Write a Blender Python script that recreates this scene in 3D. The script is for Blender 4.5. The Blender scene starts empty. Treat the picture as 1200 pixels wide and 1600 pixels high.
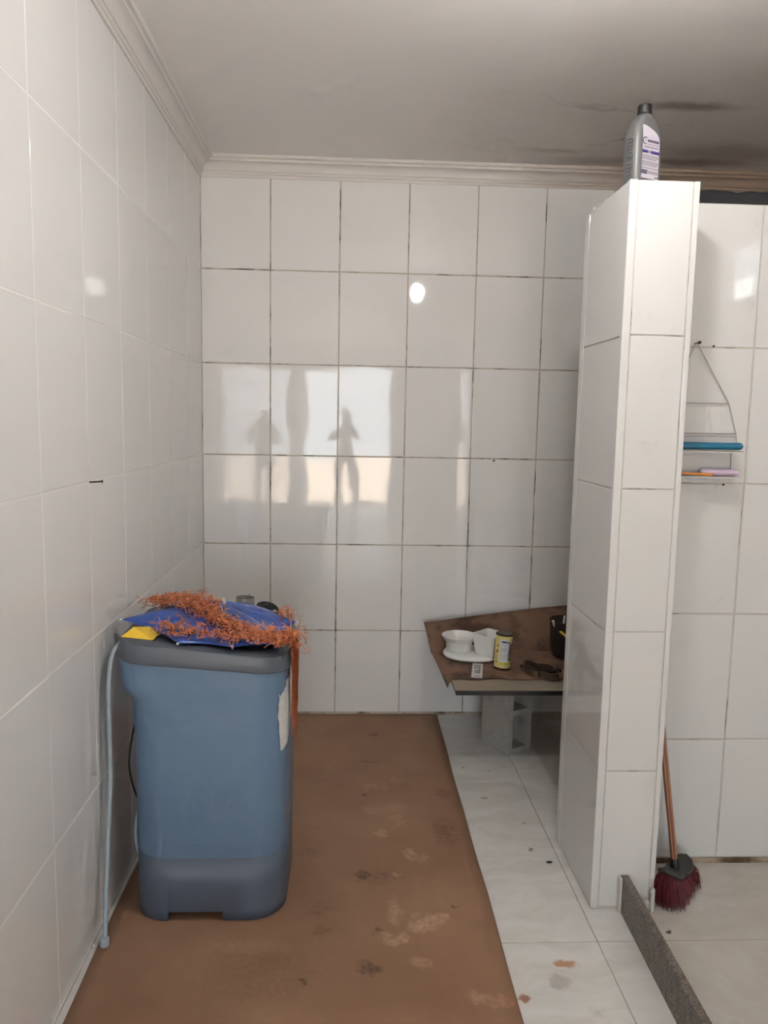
import bpy, bmesh, math, random
from mathutils import Vector, Matrix, noise
random.seed(7)
SC = bpy.context.scene
COL = SC.collection
PI = math.pi

# ------------------------------------------------------------------ camera
F_PX = 1198.446
cam_d = bpy.data.cameras.new('camera')
cam = bpy.data.objects.new('camera', cam_d); COL.objects.link(cam)
cam_d.sensor_fit = 'VERTICAL'; cam_d.sensor_height = 36.0
cam_d.lens = F_PX * 36.0 / 1600.0
cam_d.clip_start = 0.02; cam_d.clip_end = 100
_r = Vector((0.99882035, -0.04480516, 0.01871888))
_u = Vector((-0.01313083, 0.12191198, 0.99245405))
_f = Vector((0.04674912, 0.99152911, -0.12117984))
m = Matrix((( _r.x, _u.x, -_f.x, 0.72634901), (_r.y, _u.y, -_f.y, -3.85625226), (_r.z, _u.z, -_f.z, 1.53765725), (0, 0, 0, 1)))
cam.matrix_world = m
SC.camera = cam

# ------------------------------------------------------------------ world, portals, exposure
SKY_STRENGTH = 8.0
world = bpy.data.worlds.new('overcast_sky'); SC.world = world
world.use_nodes = True
bg = world.node_tree.nodes['Background']
bg.inputs['Color'].default_value = (0.86, 0.94, 1.0, 1)
bg.inputs['Strength'].default_value = SKY_STRENGTH
REAR = -9.0
DOOR = (0.02, 1.40, 2.34)            # x0, x1, height of the doorway behind the camera
RWX = 3.0                            # right wall
WIN = (-3.56, -3.19, 2.25, 2.60)     # high window in the right wall: y0, y1, z0, z1
def portal(name, loc, rot, sx, sy):
    l = bpy.data.lights.new(name, 'AREA'); l.shape = 'RECTANGLE'; l.size = sx; l.size_y = sy
    l.cycles.is_portal = True
    o = bpy.data.objects.new(name, l); COL.objects.link(o); o.location = loc; o.rotation_euler = rot
portal('doorway_portal', ((DOOR[0]+DOOR[1])/2, REAR-0.06, DOOR[2]/2), (PI/2, 0, 0), DOOR[1]-DOOR[0], DOOR[2])
portal('window_portal', (RWX+0.06, (WIN[0]+WIN[1])/2, (WIN[2]+WIN[3])/2), (0, PI/2, 0), WIN[3]-WIN[2], WIN[1]-WIN[0])
sun_l = bpy.data.lights.new('yard_sun', 'SUN'); sun_l.energy = 430.0; sun_l.color = (1.0, 0.93, 0.84); sun_l.angle = math.radians(1.0)
sun = bpy.data.objects.new('yard_sun', sun_l); COL.objects.link(sun)
sun.rotation_euler = Vector((-0.35, -0.45, -0.82)).to_track_quat('-Z', 'Y').to_euler()   # shines on the yard outside, not into the room
BULB_STRENGTH = 130.0
vs = SC.view_settings
vs.view_transform = 'Standard'; vs.look = 'None'; vs.gamma = 1.0; vs.use_curve_mapping = False
vs.exposure = 0.57
SC.cycles.max_bounces = 8; SC.cycles.diffuse_bounces = 5; SC.cycles.glossy_bounces = 3; SC.cycles.caustics_reflective = False; SC.cycles.caustics_refractive = False; SC.cycles.adaptive_threshold = 0.12; SC.cycles.adaptive_min_samples = 16

# ------------------------------------------------------------------ helpers
def srgb(r, g, b):
    f = lambda c: (c/255/12.92 if c/255 <= 0.04045 else ((c/255+0.055)/1.055)**2.4)
    return (f(r), f(g), f(b), 1.0)

def tagp(o, label=None, cat=None, group=None, kind=None):
    if label: o['label'] = label
    if cat: o['category'] = cat
    if group: o['group'] = group
    if kind: o['kind'] = kind
    return o

def empty(name, loc=(0, 0, 0), rz=0):
    o = bpy.data.objects.new(name, None); COL.objects.link(o)
    o.location = loc; o.rotation_euler = (0, 0, rz); o.empty_display_size = 0.05
    return o

def obj(name, bm, mat, parent=None, smooth=False, loc=None, auto=None):
    me = bpy.data.meshes.new(name)
    bmesh.ops.recalc_face_normals(bm, faces=bm.faces[:])
    if smooth:
        for f in bm.faces: f.smooth = True
    if auto is not None:
        for f in bm.faces: f.smooth = True
        for e in bm.edges:
            if len(e.link_faces) == 2 and e.calc_face_angle(0) > auto: e.smooth = False
    bm.to_mesh(me); bm.free()
    if mat: me.materials.append(mat)
    o = bpy.data.objects.new(name, me); COL.objects.link(o)
    if parent is not None: o.parent = parent
    if loc is not None: o.location = loc
    return o

def box(bm, x0, x1, y0, y1, z0, z1, bev=0.0):
    vs_ = [bm.verts.new(p) for p in ((x0,y0,z0),(x1,y0,z0),(x1,y1,z0),(x0,y1,z0),(x0,y0,z1),(x1,y0,z1),(x1,y1,z1),(x0,y1,z1))]
    fs = [bm.faces.new([vs_[i] for i in q]) for q in ((3,2,1,0),(4,5,6,7),(0,1,5,4),(1,2,6,5),(2,3,7,6),(3,0,4,7))]
    if bev > 0:
        es = list({e for f in fs for e in f.edges})
        bmesh.ops.bevel(bm, geom=es, offset=bev, segments=2, affect='EDGES', profile=0.6)
    return bm

def new_box(*a, bev=0.0):
    return box(bmesh.new(), *a, bev=bev)

def rrect(x0, x1, y0, y1, r, n=6, extra_front=()):
    """closed loop (ccw from above) of a rounded rectangle, list of (x, y)"""
    pts = []
    fr = [x for x in extra_front if x0+r < x < x1-r]
    for cx, cy, a0 in ((x1-r, y0+r, -90), (x1-r, y1-r, 0), (x0+r, y1-r, 90), (x0+r, y0+r, 180)):
        for i in range(n+1):
            a = math.radians(a0 + 90*i/n)
            pts.append((cx + r*math.cos(a), cy + r*math.sin(a)))
    for x in fr: pts.append((x, y0))
    return pts

def loft(bm, loops, cap0=True, cap1=True, closed=True):
    rows = [[bm.verts.new(p) for p in lp] for lp in loops]
    n = len(rows[0])
    for a, b in zip(rows, rows[1:]):
        for i in range(n if closed else n-1):
            j = (i+1) % n
            bm.faces.new((a[i], a[j], b[j], b[i]))
    if cap0: bm.faces.new(list(reversed(rows[0])))
    if cap1: bm.faces.new(rows[-1])
    return rows

def lathe(bm, prof, n=24, c=(0, 0, 0), cap0=True, cap1=True, fn=None):
    loops = []
    for r, z in prof:
        lp = []
        for i in range(n):
            a = 2*PI*i/n
            rr = r if fn is None else r*fn(a, z)
            lp.append((c[0]+rr*math.cos(a), c[1]+rr*math.sin(a), c[2]+z))
        loops.append(lp)
    return loft(bm, loops, cap0, cap1)

def tube(bm, pts, r, n=8, rads=None, caps=True, flat=1.0):
    pts = [Vector(p) for p in pts]
    rows = []
    up = Vector((0, 0, 1)); prev = None
    for i, p in enumerate(pts):
        t = (pts[min(i+1, len(pts)-1)] - pts[max(i-1, 0)])
        if t.length < 1e-9: t = Vector((0, 0, 1))
        t.normalize()
        if prev is None:
            a = t.cross(up)
            if a.length < 1e-3: a = t.cross(Vector((1, 0, 0)))
        else:
            a = prev - t*prev.dot(t)
            if a.length < 1e-4: a = t.cross(up)
        a.normalize(); prev = a
        b = t.cross(a)
        rr = rads[i] if rads else r
        rows.append([bm.verts.new(p + a*rr*math.cos(2*PI*k/n) + b*rr*flat*math.sin(2*PI*k/n)) for k in range(n)])
    for ra, rb in zip(rows, rows[1:]):
        for k in range(n):
            bm.faces.new((ra[k], ra[(k+1) % n], rb[(k+1) % n], rb[k]))
    if caps and n > 2:
        bm.faces.new(list(reversed(rows[0]))); bm.faces.new(rows[-1])

def smooth_path(ctrl, per=8):
    c = [Vector(p) for p in ctrl]; c = [c[0]*2-c[1]] + c + [c[-1]*2-c[-2]]
    out = []
    for i in range(1, len(c)-2):
        p0, p1, p2, p3 = c[i-1], c[i], c[i+1], c[i+2]
        for k in range(per):
            t = k/per
            out.append(0.5*((2*p1)+(p2-p0)*t+(2*p0-5*p1+4*p2-p3)*t*t+(3*p1-p0-3*p2+p3)*t**3))
    out.append(c[-2])
    return out

# ------------------------------------------------------------------ materials
class NT:
    def __init__(s, name):
        s.m = bpy.data.materials.new(name); s.m.use_nodes = True
        s.t = s.m.node_tree; s.n = s.t.nodes; s.b = s.n['Principled BSDF']
    def node(s, typ, **kw):
        nd = s.n.new(typ)
        for k, v in kw.items():
            if k in ('operation', 'data_type', 'blend_type', 'noise_dimensions', 'feature', 'interpolation_type', 'wave_type', 'bands_direction', 'clamp'): setattr(nd, k, v)
            else: nd.inputs[k].default_value = v
        return nd
    def link(s, a, b): s.t.links.new(a, b)
    def coord(s, which='Object'):
        return s.n.new('ShaderNodeTexCoord').outputs[which]
    def pos(s):
        return s.n.new('ShaderNodeNewGeometry').outputs['Position']
    def noise(s, vec, scale, detail=4, rough=0.55, dist=0.0):
        nd = s.node('ShaderNodeTexNoise', Scale=scale, Detail=detail, Roughness=rough, Distortion=dist)
        if vec is not None: s.link(vec, nd.inputs['Vector'])
        return nd.outputs['Fac']
    def mapping(s, vec, scale=(1, 1, 1), rot=(0, 0, 0)):
        nd = s.n.new('ShaderNodeMapping'); nd.inputs['Scale'].default_value = scale; nd.inputs['Rotation'].default_value = rot
        s.link(vec, nd.inputs['Vector']); return nd.outputs['Vector']
    def ramp(s, fac, a, b, lo=0.0, hi=1.0):
        nd = s.n.new('ShaderNodeMapRange'); nd.interpolation_type = 'SMOOTHSTEP'
        nd.inputs['From Min'].default_value = a; nd.inputs['From Max'].default_value = b
        nd.inputs['To Min'].default_value = lo; nd.inputs['To Max'].default_value = hi
        s.link(fac, nd.inputs['Value']); return nd.outputs['Result']
    def math(s, op, a, b):
        nd = s.n.new('ShaderNodeMath'); nd.operation = op
        for i, v in enumerate((a, b)):
            if isinstance(v, (int, float)): nd.inputs[i].default_value = v
            else: s.link(v, nd.inputs[i])
        return nd.outputs[0]
    def mix(s, fac, a, b):
        nd = s.n.new('ShaderNodeMix'); nd.data_type = 'RGBA'
        for i, v in ((0, fac), (6, a), (7, b)):
            if isinstance(v, (int, float)): nd.inputs[i].default_value = v
            elif isinstance(v, tuple): nd.inputs[i].default_value = v
            else: s.link(v, nd.inputs[i])
        return nd.outputs[2]
    def color(s, c):
        if isinstance(c, tuple): s.b.inputs['Base Color'].default_value = c
        else: s.link(c, s.b.inputs['Base Color'])
    def bump(s, h, strength=0.3, dist=0.01):
        nd = s.n.new('ShaderNodeBump'); nd.inputs['Strength'].default_value = strength; nd.inputs['Distance'].default_value = dist
        s.link(h, nd.inputs['Height']); s.link(nd.outputs['Normal'], s.b.inputs['Normal'])
    def rough(s, v):
        if isinstance(v, (int, float)): s.b.inputs['Roughness'].default_value = v
        else: s.link(v, s.b.inputs['Roughness'])
    def blob(s, vec2, x, y, rx, ry, soft=0.35):
        """mask 0..1 round (x, y); vec2 an (already distorted) world position"""
        sub = s.n.new('ShaderNodeVectorMath'); sub.operation = 'SUBTRACT'; s.link(vec2, sub.inputs[0]); sub.inputs[1].default_value = (x, y, 0)
        mul = s.n.new('ShaderNodeVectorMath'); mul.operation = 'MULTIPLY'; s.link(sub.outputs[0], mul.inputs[0]); mul.inputs[1].default_value = (1/rx, 1/ry, 0)
        ln = s.n.new('ShaderNodeVectorMath'); ln.operation = 'LENGTH'; s.link(mul.outputs[0], ln.inputs[0])
        return s.ramp(ln.outputs['Value'], 1+soft, 1-soft, 0.0, 1.0)
    def warp(s, vec, scale, amt):
        nd = s.node('ShaderNodeTexNoise', Scale=scale, Detail=3.0); s.link(vec, nd.inputs['Vector'])
        sub = s.n.new('ShaderNodeVectorMath'); sub.operation = 'SUBTRACT'; s.link(nd.outputs['Color'], sub.inputs[0]); sub.inputs[1].default_value = (.5, .5, .5)
        sc = s.n.new('ShaderNodeVectorMath'); sc.operation = 'SCALE'; s.link(sub.outputs[0], sc.inputs[0]); sc.inputs['Scale'].default_value = amt
        ad = s.n.new('ShaderNodeVectorMath'); ad.operation = 'ADD'; s.link(vec, ad.inputs[0]); s.link(sc.outputs[0], ad.inputs[1])
        return ad.outputs[0]

def plain(name, col, rough=0.5, metal=0.0, var=0.12, scale=40.0, bump=0.0, spec=None, trans=0.0, ior=None, coat=0.0):
    t = NT(name)
    f = t.noise(t.coord(), scale)
    dark = tuple(c*(1-var) for c in col[:3]) + (1,)
    lite = tuple(min(1, c*(1+var)) for c in col[:3]) + (1,)
    t.color(t.mix(f, dark, lite)); t.rough(rough); t.b.inputs['Metallic'].default_value = metal
    if bump: t.bump(f, bump, 0.002)
    if spec is not None: t.b.inputs['Specular IOR Level'].default_value = spec
    if trans: t.b.inputs['Transmission Weight'].default_value = trans
    if ior: t.b.inputs['IOR'].default_value = ior
    if coat: t.b.inputs['Coat Weight'].default_value = coat
    return t.m

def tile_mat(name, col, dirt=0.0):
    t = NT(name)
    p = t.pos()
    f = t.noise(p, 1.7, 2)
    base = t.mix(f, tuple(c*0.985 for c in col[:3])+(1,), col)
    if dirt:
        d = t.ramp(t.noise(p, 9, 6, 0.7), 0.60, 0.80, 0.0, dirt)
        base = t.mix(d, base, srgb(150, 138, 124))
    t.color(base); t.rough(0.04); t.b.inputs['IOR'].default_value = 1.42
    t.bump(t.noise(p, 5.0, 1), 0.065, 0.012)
    return t.m

M = {}
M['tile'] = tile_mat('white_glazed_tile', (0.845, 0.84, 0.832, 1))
M['tile_part'] = tile_mat('white_glazed_tile_dimmed', (0.67, 0.67, 0.665, 1), dirt=0.25)  # base greyed to tone down light on partition and shower walls, plus dirt
def grout_mat(name, pale, dark, lo, hi, sx=(1, 1, 1)):
    t = NT(name); p = t.pos()
    a = t.noise(t.mapping(p, sx), 7.0, 5, 0.65)
    t.color(t.mix(t.ramp(a, lo, hi), pale, dark)); t.rough(0.85)
    t.bump(t.noise(p, 300, 2), 0.3, 0.001)
    return t.m
M['grout_back'] = grout_mat('stained_grout', srgb(190, 180, 168), srgb(58, 44, 34), 0.47, 0.68, (1.0, 1.0, 0.8))
M['grout_left'] = grout_mat('white_grout', srgb(236, 234, 230), srgb(168, 160, 150), 0.62, 0.85)
M['grout_mid'] = grout_mat('grey_grout', srgb(196, 190, 182), srgb(92, 84, 74), 0.50, 0.75)
M['plaster'] = plain('white_plaster', (0.80, 0.79, 0.775, 1), 0.8, var=0.03, scale=6)

def ceiling_mat():
    t = NT('stained_ceiling_paint'); p = t.pos()
    w = t.warp(t.mapping(p, (1, 1, 0)), 2.2, 0.55)
    base = t.mix(t.noise(p, 1.2, 3), (0.83, 0.80, 0.78, 1), (0.87, 0.84, 0.82, 1))
    soot = t.blob(w, 2.75, -0.35, 1.25, 0.95, 0.75)
    base = t.mix(t.math('MULTIPLY', soot, 0.62), base, srgb(112, 92, 74))
    streak = t.ramp(t.noise(t.mapping(w, (1.2, 5.5, 1)), 1.6, 5, 0.7), 0.56, 0.74)
    near = t.blob(w, 2.25, -0.45, 0.75, 0.55, 0.6)
    base = t.mix(t.math('MULTIPLY', t.math('MULTIPLY', streak, near), 0.75), base, srgb(70, 50, 36))
    w2 = t.warp(t.mapping(p, (1, 1, 0)), 9.0, 0.10)
    for x, y, rx, ry, a in ((2.03, -0.80, 0.16, 0.035, 0.65), (2.3, -0.17, 0.24, 0.05, 0.8), (1.62, -0.26, 0.13, 0.025, 0.35), (2.42, -0.30, 0.3, 0.12, 0.6), (1.9, -0.15, 0.2, 0.05, 0.35)):
        base = t.mix(t.math('MULTIPLY', t.blob(w2, x, y, rx, ry, 0.8), a), base, srgb(84, 62, 46))
    t.color(base); t.rough(0.5)
    return t.m
M['ceiling'] = ceiling_mat()
def crown_mat():
    t = NT('stained_cornice_plaster'); p = t.pos()
    sep = t.n.new('ShaderNodeSeparateXYZ'); t.link(p, sep.inputs[0])
    n = t.noise(t.mapping(p, (1.2, 1, 9)), 2.2, 5, 0.65)
    x = t.math('ADD', sep.outputs['X'], t.math('MULTIPLY', n, 0.6))
    f = t.ramp(x, 1.55, 2.75, 0.0, 0.85)
    t.color(t.mix(f, (0.74, 0.71, 0.68, 1), srgb(112, 88, 66))); t.rough(0.6)
    return t.m
M['crown'] = crown_mat()

def floor_mat():
    t = NT('grey_porcelain_floor'); p = t.pos()
    w = t.warp(p, 3.0, 0.35)
    f = t.ramp(t.noise(t.mapping(w, (1.5, 5.0, 1), (0, 0, 0.35)), 2.2, 6, 0.65), 0.35, 0.7)
    base = t.mix(f, srgb(222, 221, 218), srgb(206, 204, 199))
    dirt = t.ramp(t.noise(p, 6, 6, 0.7), 0.58, 0.78, 0, 0.35)
    base = t.mix(dirt, base, srgb(140, 132, 122))
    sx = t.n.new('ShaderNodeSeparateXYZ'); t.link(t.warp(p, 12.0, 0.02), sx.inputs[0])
    shower_grime_dim = t.math('MULTIPLY', t.ramp(sx.outputs['X'], 1.605, 1.635), t.ramp(t.noise(p, 5, 5, 0.6), 0.2, 0.8, 0.35, 0.75))  # grime past the curb, deepened to paint in the dimmer shower light
    base = t.mix(shower_grime_dim, base, srgb(168, 156, 142))
    w2 = t.warp(t.mapping(p, (1, 1, 0)), 30.0, 0.05)
    for x, y, rx, ry, c, a in ((1.362, -1.861, 0.035, 0.016, (176, 120, 66), 0.8), (1.216, -1.998, 0.014, 0.016, (150, 88, 60), 0.85), (1.33, -1.93, 0.03, 0.03, (140, 128, 118), 0.4), (1.30, -0.9, 0.010, 0.006, (70, 64, 58), 0.6), (1.25, -0.62, 0.008, 0.006, (60, 54, 48), 0.7), (1.36, -0.66, 0.012, 0.004, (80, 74, 66), 0.6), (1.42, -1.1, 0.004, 0.005, (60, 54, 48), 0.7), (1.40, -1.28, 0.006, 0.008, (70, 60, 50), 0.7), (1.72, -1.735, 0.008, 0.008, (40, 36, 32), 0.9)):
        base = t.mix(t.math('MULTIPLY', t.blob(w2, x, y, rx, ry, 0.4), a), base, srgb(*c))
    t.color(base); t.rough(0.32); t.b.inputs['Specular IOR Level'].default_value = 0.4
    return t.m
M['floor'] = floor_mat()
M['floor_joint'] = grout_mat('floor_joint', srgb(140, 136, 128), srgb(90, 84, 76), 0.4, 0.7)

def carton_mat():
    t = NT('brown_floor_carton'); p = t.pos()
    f = t.noise(p, 2.4, 5, 0.6)
    base = t.mix(t.ramp(f, 0.3, 0.7), srgb(142, 108, 84), srgb(160, 126, 100))
    fib = t.noise(t.mapping(p, (3, 40, 1)), 6, 3)
    base = t.mix(t.math('MULTIPLY', fib, 0.25), base, srgb(120, 86, 62))
    dk = t.ramp(t.noise(p, 5.5, 6, 0.75), 0.60, 0.80, 0, 0.45)
    base = t.mix(dk, base, srgb(92, 62, 42))
    w = t.warp(t.mapping(p, (1, 1, 0)), 26.0, 0.085)
    brk = t.ramp(t.noise(p, 55, 5, 0.7), 0.36, 0.60, 0.25, 1.0)
    L, D, K = (190, 156, 128), (92, 64, 44), (44, 30, 22)
    for x, y, rx, ry, c, a in ((0.869, -0.274, .025, .02, D, .8), (1.018, -.243, .012, .012, D, .7), (.836, -.569, .06, .008, D, .7), (.802, -.865, .015, .014, K, .95),
        (1.135, -.868, .03, .05, D, .5), (.871, -1.17, .022, .03, L, .75), (.96, -1.31, .02, .04, L, .75), (1.0, -1.335, .03, .03, L, .4), (1.109, -1.164, .05, .10, D, .5),
        (.788, -1.434, .03, .022, K, .6), (.85, -1.44, .07, .04, D, .45), (.907, -1.443, .016, .014, L, .8), (.89, -1.63, .022, .06, L, .6), (.987, -1.677, .055, .03, L, .85),
        (1.02, -1.655, .03, .016, L, .9), (.955, -1.70, .03, .03, L, .6), (.822, -1.718, .014, .016, K, .8), (.891, -1.762, .032, .026, L, .8), (.86, -1.75, .02, .02, L, .5), (.948, -1.857, .03, .03, L, .5), (.799, -1.872, .04, .02, K, .6),
        (.623, -1.925, .014, .010, K, .7), (1.084, -1.607, .014, .012, K, .9), (1.095, -1.994, .03, .025, L, .55), (1.153, -2.006, .03, .02, (190, 140, 110), .7),
        (.655, -1.609, .04, .03, D, .4), (.84, -1.0, .05, .04, L, .3), (.93, -.98, .04, .04, L, .3), (.93, -1.08, .02, .05, L, .4), (.66, -1.72, .03, .03, D, .4), (.6, -1.3, .05, .03, D, .3), (1.0, -.6, .1, .08, L, .12), (.5, -1.9, .18, .12, D, .25), (.45, -1.78, .12, .03, L, .25), (.85, -.8, .05, .03, L, .35), (.95,-.75,.04,.03,L,.3)):
        base = t.mix(t.math('MULTIPLY', t.math('MULTIPLY', t.blob(w, x, y, rx*0.95, ry*0.95, 0.55), brk), a), base, srgb(*c))
    t.color(base); t.rough(0.62); t.b.inputs['Specular IOR Level'].default_value = 0.35
    t.bump(t.noise(p, 35, 4), 0.2, 0.002)
    return t.m
M['carton_floor'] = carton_mat()

def carton2_mat():
    t = NT('greasy_brown_carton'); p = t.pos()
    base = t.mix(t.noise(p, 9, 5, 0.6), srgb(112, 84, 66), srgb(136, 104, 82))
    g = t.ramp(t.noise(t.mapping(p, (1, 1, 1.4)), 6.5, 4, 0.6), 0.44, 0.62, 0, 0.8)
    base = t.mix(g, base, srgb(66, 46, 35))
    t.color(base); t.rough(0.75); t.bump(t.noise(p, 60, 3), 0.2, 0.002)
    return t.m
M['carton'] = carton2_mat()

def granite_mat():
    t = NT('grey_granite'); p = t.pos()
    n = t.noise(p, 170, 6, 0.75); n2 = t.noise(t.mapping(p, (1, 1, 0.45)), 45, 5, 0.7)
    c = t.mix(t.ramp(n, 0.38, 0.62), srgb(58, 52, 48), srgb(138, 128, 118))
    c = t.mix(t.ramp(n2, 0.48, 0.66, 0.0, 0.65), c, srgb(64, 54, 48))
    c = t.mix(t.ramp(t.noise(p, 14, 4), 0.5, 0.7, 0, 0.45), c, srgb(112, 98, 88))
    t.color(c); t.rough(0.45)
    return t.m
M['granite'] = granite_mat()
def concrete_mat():
    t = NT('grey_concrete'); p = t.pos()
    n = t.noise(p, 80, 6, 0.7)
    c = t.mix(n, srgb(140, 137, 132), srgb(206, 203, 196))
    c = t.mix(t.ramp(t.noise(p, 12, 4), 0.5, 0.72, 0, 0.5), c, srgb(126, 118, 108))
    t.color(c); t.rough(0.95); t.bump(n, 0.8, 0.004)
    return t.m
M['concrete'] = concrete_mat()
M['washer_body'] = plain('blue_grey_plastic', srgb(98, 124, 152), 0.42, var=0.04, scale=12, bump=0.02)
M['washer_lid'] = plain('dark_grey_plastic', srgb(84, 92, 104), 0.45, var=0.05, scale=14, bump=0.02)
M['washer_base'] = plain('slate_grey_plastic', srgb(84, 95, 112), 0.48, var=0.05, scale=14, bump=0.02)
M['hose'] = plain('pale_grey_hose_plastic', srgb(160, 173, 182), 0.45, var=0.05)
M['black'] = plain('black_plastic', srgb(19, 18, 18), 0.5, var=0.15)
M['blackrubber'] = plain('black_cord_rubber', srgb(22, 22, 24), 0.6)
M['paper'] = plain('torn_white_paper', srgb(206, 206, 206), 0.9, var=0.18, scale=60, bump=0.2)
M['blue'] = plain('blue_umbrella_film', srgb(44, 78, 158), 0.22, var=0.18, scale=30, coat=0.4)
M['orange'] = plain('orange_raffia', srgb(200, 122, 80), 0.40, var=0.42, scale=50)
M['white_plastic'] = plain('white_plastic', srgb(236, 236, 234), 0.35, var=0.03)
M['yellow'] = plain('yellow_plastic', srgb(240, 200, 60), 0.45, var=0.06)
M['metal_grey'] = plain('dull_steel', srgb(150, 150, 148), 0.35, metal=0.9)
M['rust'] = plain('greasy_rusty_iron', srgb(86, 72, 58), 0.5, metal=0.35, var=0.4, scale=60, bump=0.4)
M['rust_dark'] = plain('black_oxidised_iron', srgb(34, 26, 22), 0.55, metal=0.3, var=0.3, scale=80)
def glass_mat():
    t = NT('smoky_glass'); t.color(srgb(228, 226, 220)); t.rough(0.05)
    t.b.inputs['Transmission Weight'].default_value = 0.95; t.b.inputs['IOR'].default_value = 1.45
    f = t.noise(t.coord(), 20); t.rough(t.ramp(f, 0, 1, 0.03, 0.1))
    return t.m
M['glass'] = glass_mat()

# ------------------------------------------------------------------ setting
TH = 0.0075
_tile_cache = {}
def tile_mesh(w, h, mat, ch=0.0016):
    key = (round(w, 4), round(h, 4), mat.name)
    if key in _tile_cache: return _tile_cache[key]
    bm = bmesh.new()
    def ring(hw, hh, z): return [bm.verts.new(p) for p in ((-hw, -hh, z), (hw, -hh, z), (hw, hh, z), (-hw, hh, z))]
    a = ring(w/2, h/2, -TH); b = ring(w/2, h/2, -ch*0.8); c = ring(w/2-ch, h/2-ch, 0)
    for p, q in ((a, b), (b, c)):
        for i in range(4):
            j = (i+1) % 4; bm.faces.new((p[i], p[j], q[j], q[i]))
    bm.faces.new(c)
    me = bpy.data.meshes.new('tile'); bm.to_mesh(me); bm.free(); me.materials.append(mat)
    _tile_cache[key] = me
    return me

def lay_tiles(parent, origin, u, v, ucuts, vcuts, gap, mat, tilt=0.0012, name='tile'):
    u = Vector(u); v = Vector(v); n = u.cross(v); o0 = Vector(origin)
    for ua, ub in ucuts:
        for va, vb in vcuts:
            w, h = ub-ua-gap, vb-va-gap
            o = bpy.data.objects.new(name, tile_mesh(w, h, mat)); COL.objects.link(o)
            c = o0 + u*((ua+ub)/2) + v*((va+vb)/2) + n*random.uniform(-0.0003, 0.0003)
            R = Matrix((u, v, n)).transposed()
            R = R @ Matrix.Rotation(random.uniform(-tilt, tilt), 3, 'X') @ Matrix.Rotation(random.uniform(-tilt, tilt), 3, 'Y')
            o.matrix_world = Matrix.Translation(c) @ R.to_4x4()
            o.parent = parent

def spans(cuts): return list(zip(cuts, cuts[1:]))
def struct(name, bm, mat, parent=None, **k):
    o = obj(name, bm, mat, parent, **k)
    if parent is None: o['kind'] = 'structure'
    return o

W, H = 0.335, 0.4483
rows6 = [0.010] + [H*k for k in range(1, 7)]
wall_back = struct('wall_back', new_box(-0.10, RWX+0.1, 0.0012, 0.12, -0.05, 2.76), M['grout_back'])
tagp(wall_back, 'white glazed tile wall facing the camera with dark stained joints', 'wall')
lay_tiles(wall_back, (0, 0, 0), (1, 0, 0), (0, 0, 1), spans([0.0]+[W*k for k in range(1, 9)]+[RWX]), spans(rows6), 0.0055, M['tile'])
wall_left = struct('wall_left', new_box(-0.12, -0.0007, REAR, 0.10, -0.05, 2.76), M['grout_left'])
tagp(wall_left, 'glossy white tile wall on the left with pale joints', 'wall')
lay_tiles(wall_left, (0, 0, 0), (0, 1, 0), (0, 0, 1), spans([-W*k for k in range(16, 0, -1)]+[-0.004]), spans(rows6), 0.004, M['tile'], tilt=0.0006)

# partition stub and shower wall
PX0, PX1, PY0, PY1, PZ = 1.512, 1.715, -1.62, -1.21, 2.224
part = struct('wall_partition', new_box(PX0+0.003, PX1-0.003, PY0+0.003, PY1-0.003, 0.0, PZ-0.002), M['grout_mid'])
tagp(part, 'narrow free standing white tiled partition with the oil bottle on top', 'wall')
prow = [0.008, 0.461, 0.906, 1.343, 1.791, PZ]
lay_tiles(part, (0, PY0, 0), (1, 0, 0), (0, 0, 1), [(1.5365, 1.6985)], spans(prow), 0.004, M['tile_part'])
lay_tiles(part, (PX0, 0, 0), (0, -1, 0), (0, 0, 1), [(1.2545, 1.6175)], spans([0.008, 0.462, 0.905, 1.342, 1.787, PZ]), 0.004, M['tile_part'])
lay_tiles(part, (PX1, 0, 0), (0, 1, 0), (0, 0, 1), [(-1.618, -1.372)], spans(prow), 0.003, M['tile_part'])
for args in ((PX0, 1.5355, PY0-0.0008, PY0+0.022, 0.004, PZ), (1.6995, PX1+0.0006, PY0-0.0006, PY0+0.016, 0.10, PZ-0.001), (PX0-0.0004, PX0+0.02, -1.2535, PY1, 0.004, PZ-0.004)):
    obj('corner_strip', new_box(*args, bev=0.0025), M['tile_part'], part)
obj('top_cap', new_box(PX0+0.012, PX1-0.012, PY0+0.012, PY1-0.012, PZ-0.004, PZ-0.0005), M['plaster'], part)
bm = bmesh.new()
for k in range(3):
    lathe(bm, [(0.006, 0), (0.009, 0.004), (0.005, 0.010), (0.002, 0.014)], 8, (PX0+0.006+0.004*k, -1.28-0.05*k, PZ-0.001))
tagp(obj('mortar_crumbs', bm, M['concrete'], part), kind='stuff')
wall_sh = struct('wall_shower', new_box(PX1-0.003, RWX, -1.367, PY1, 0.0, 2.235), M['grout_mid'])
tagp(wall_sh, 'low tiled shower wall on the right behind the partition', 'wall')
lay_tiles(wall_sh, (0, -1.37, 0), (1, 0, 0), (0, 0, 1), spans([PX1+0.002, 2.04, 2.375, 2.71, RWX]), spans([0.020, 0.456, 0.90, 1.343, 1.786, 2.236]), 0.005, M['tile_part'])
obj('grime_line', new_box(PX1, RWX, -1.372, -1.365, 0.0, 0.018), grout_mat('brown_grime', srgb(168, 152, 134), srgb(84, 62, 44), 0.35, 0.6), wall_sh)

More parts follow.
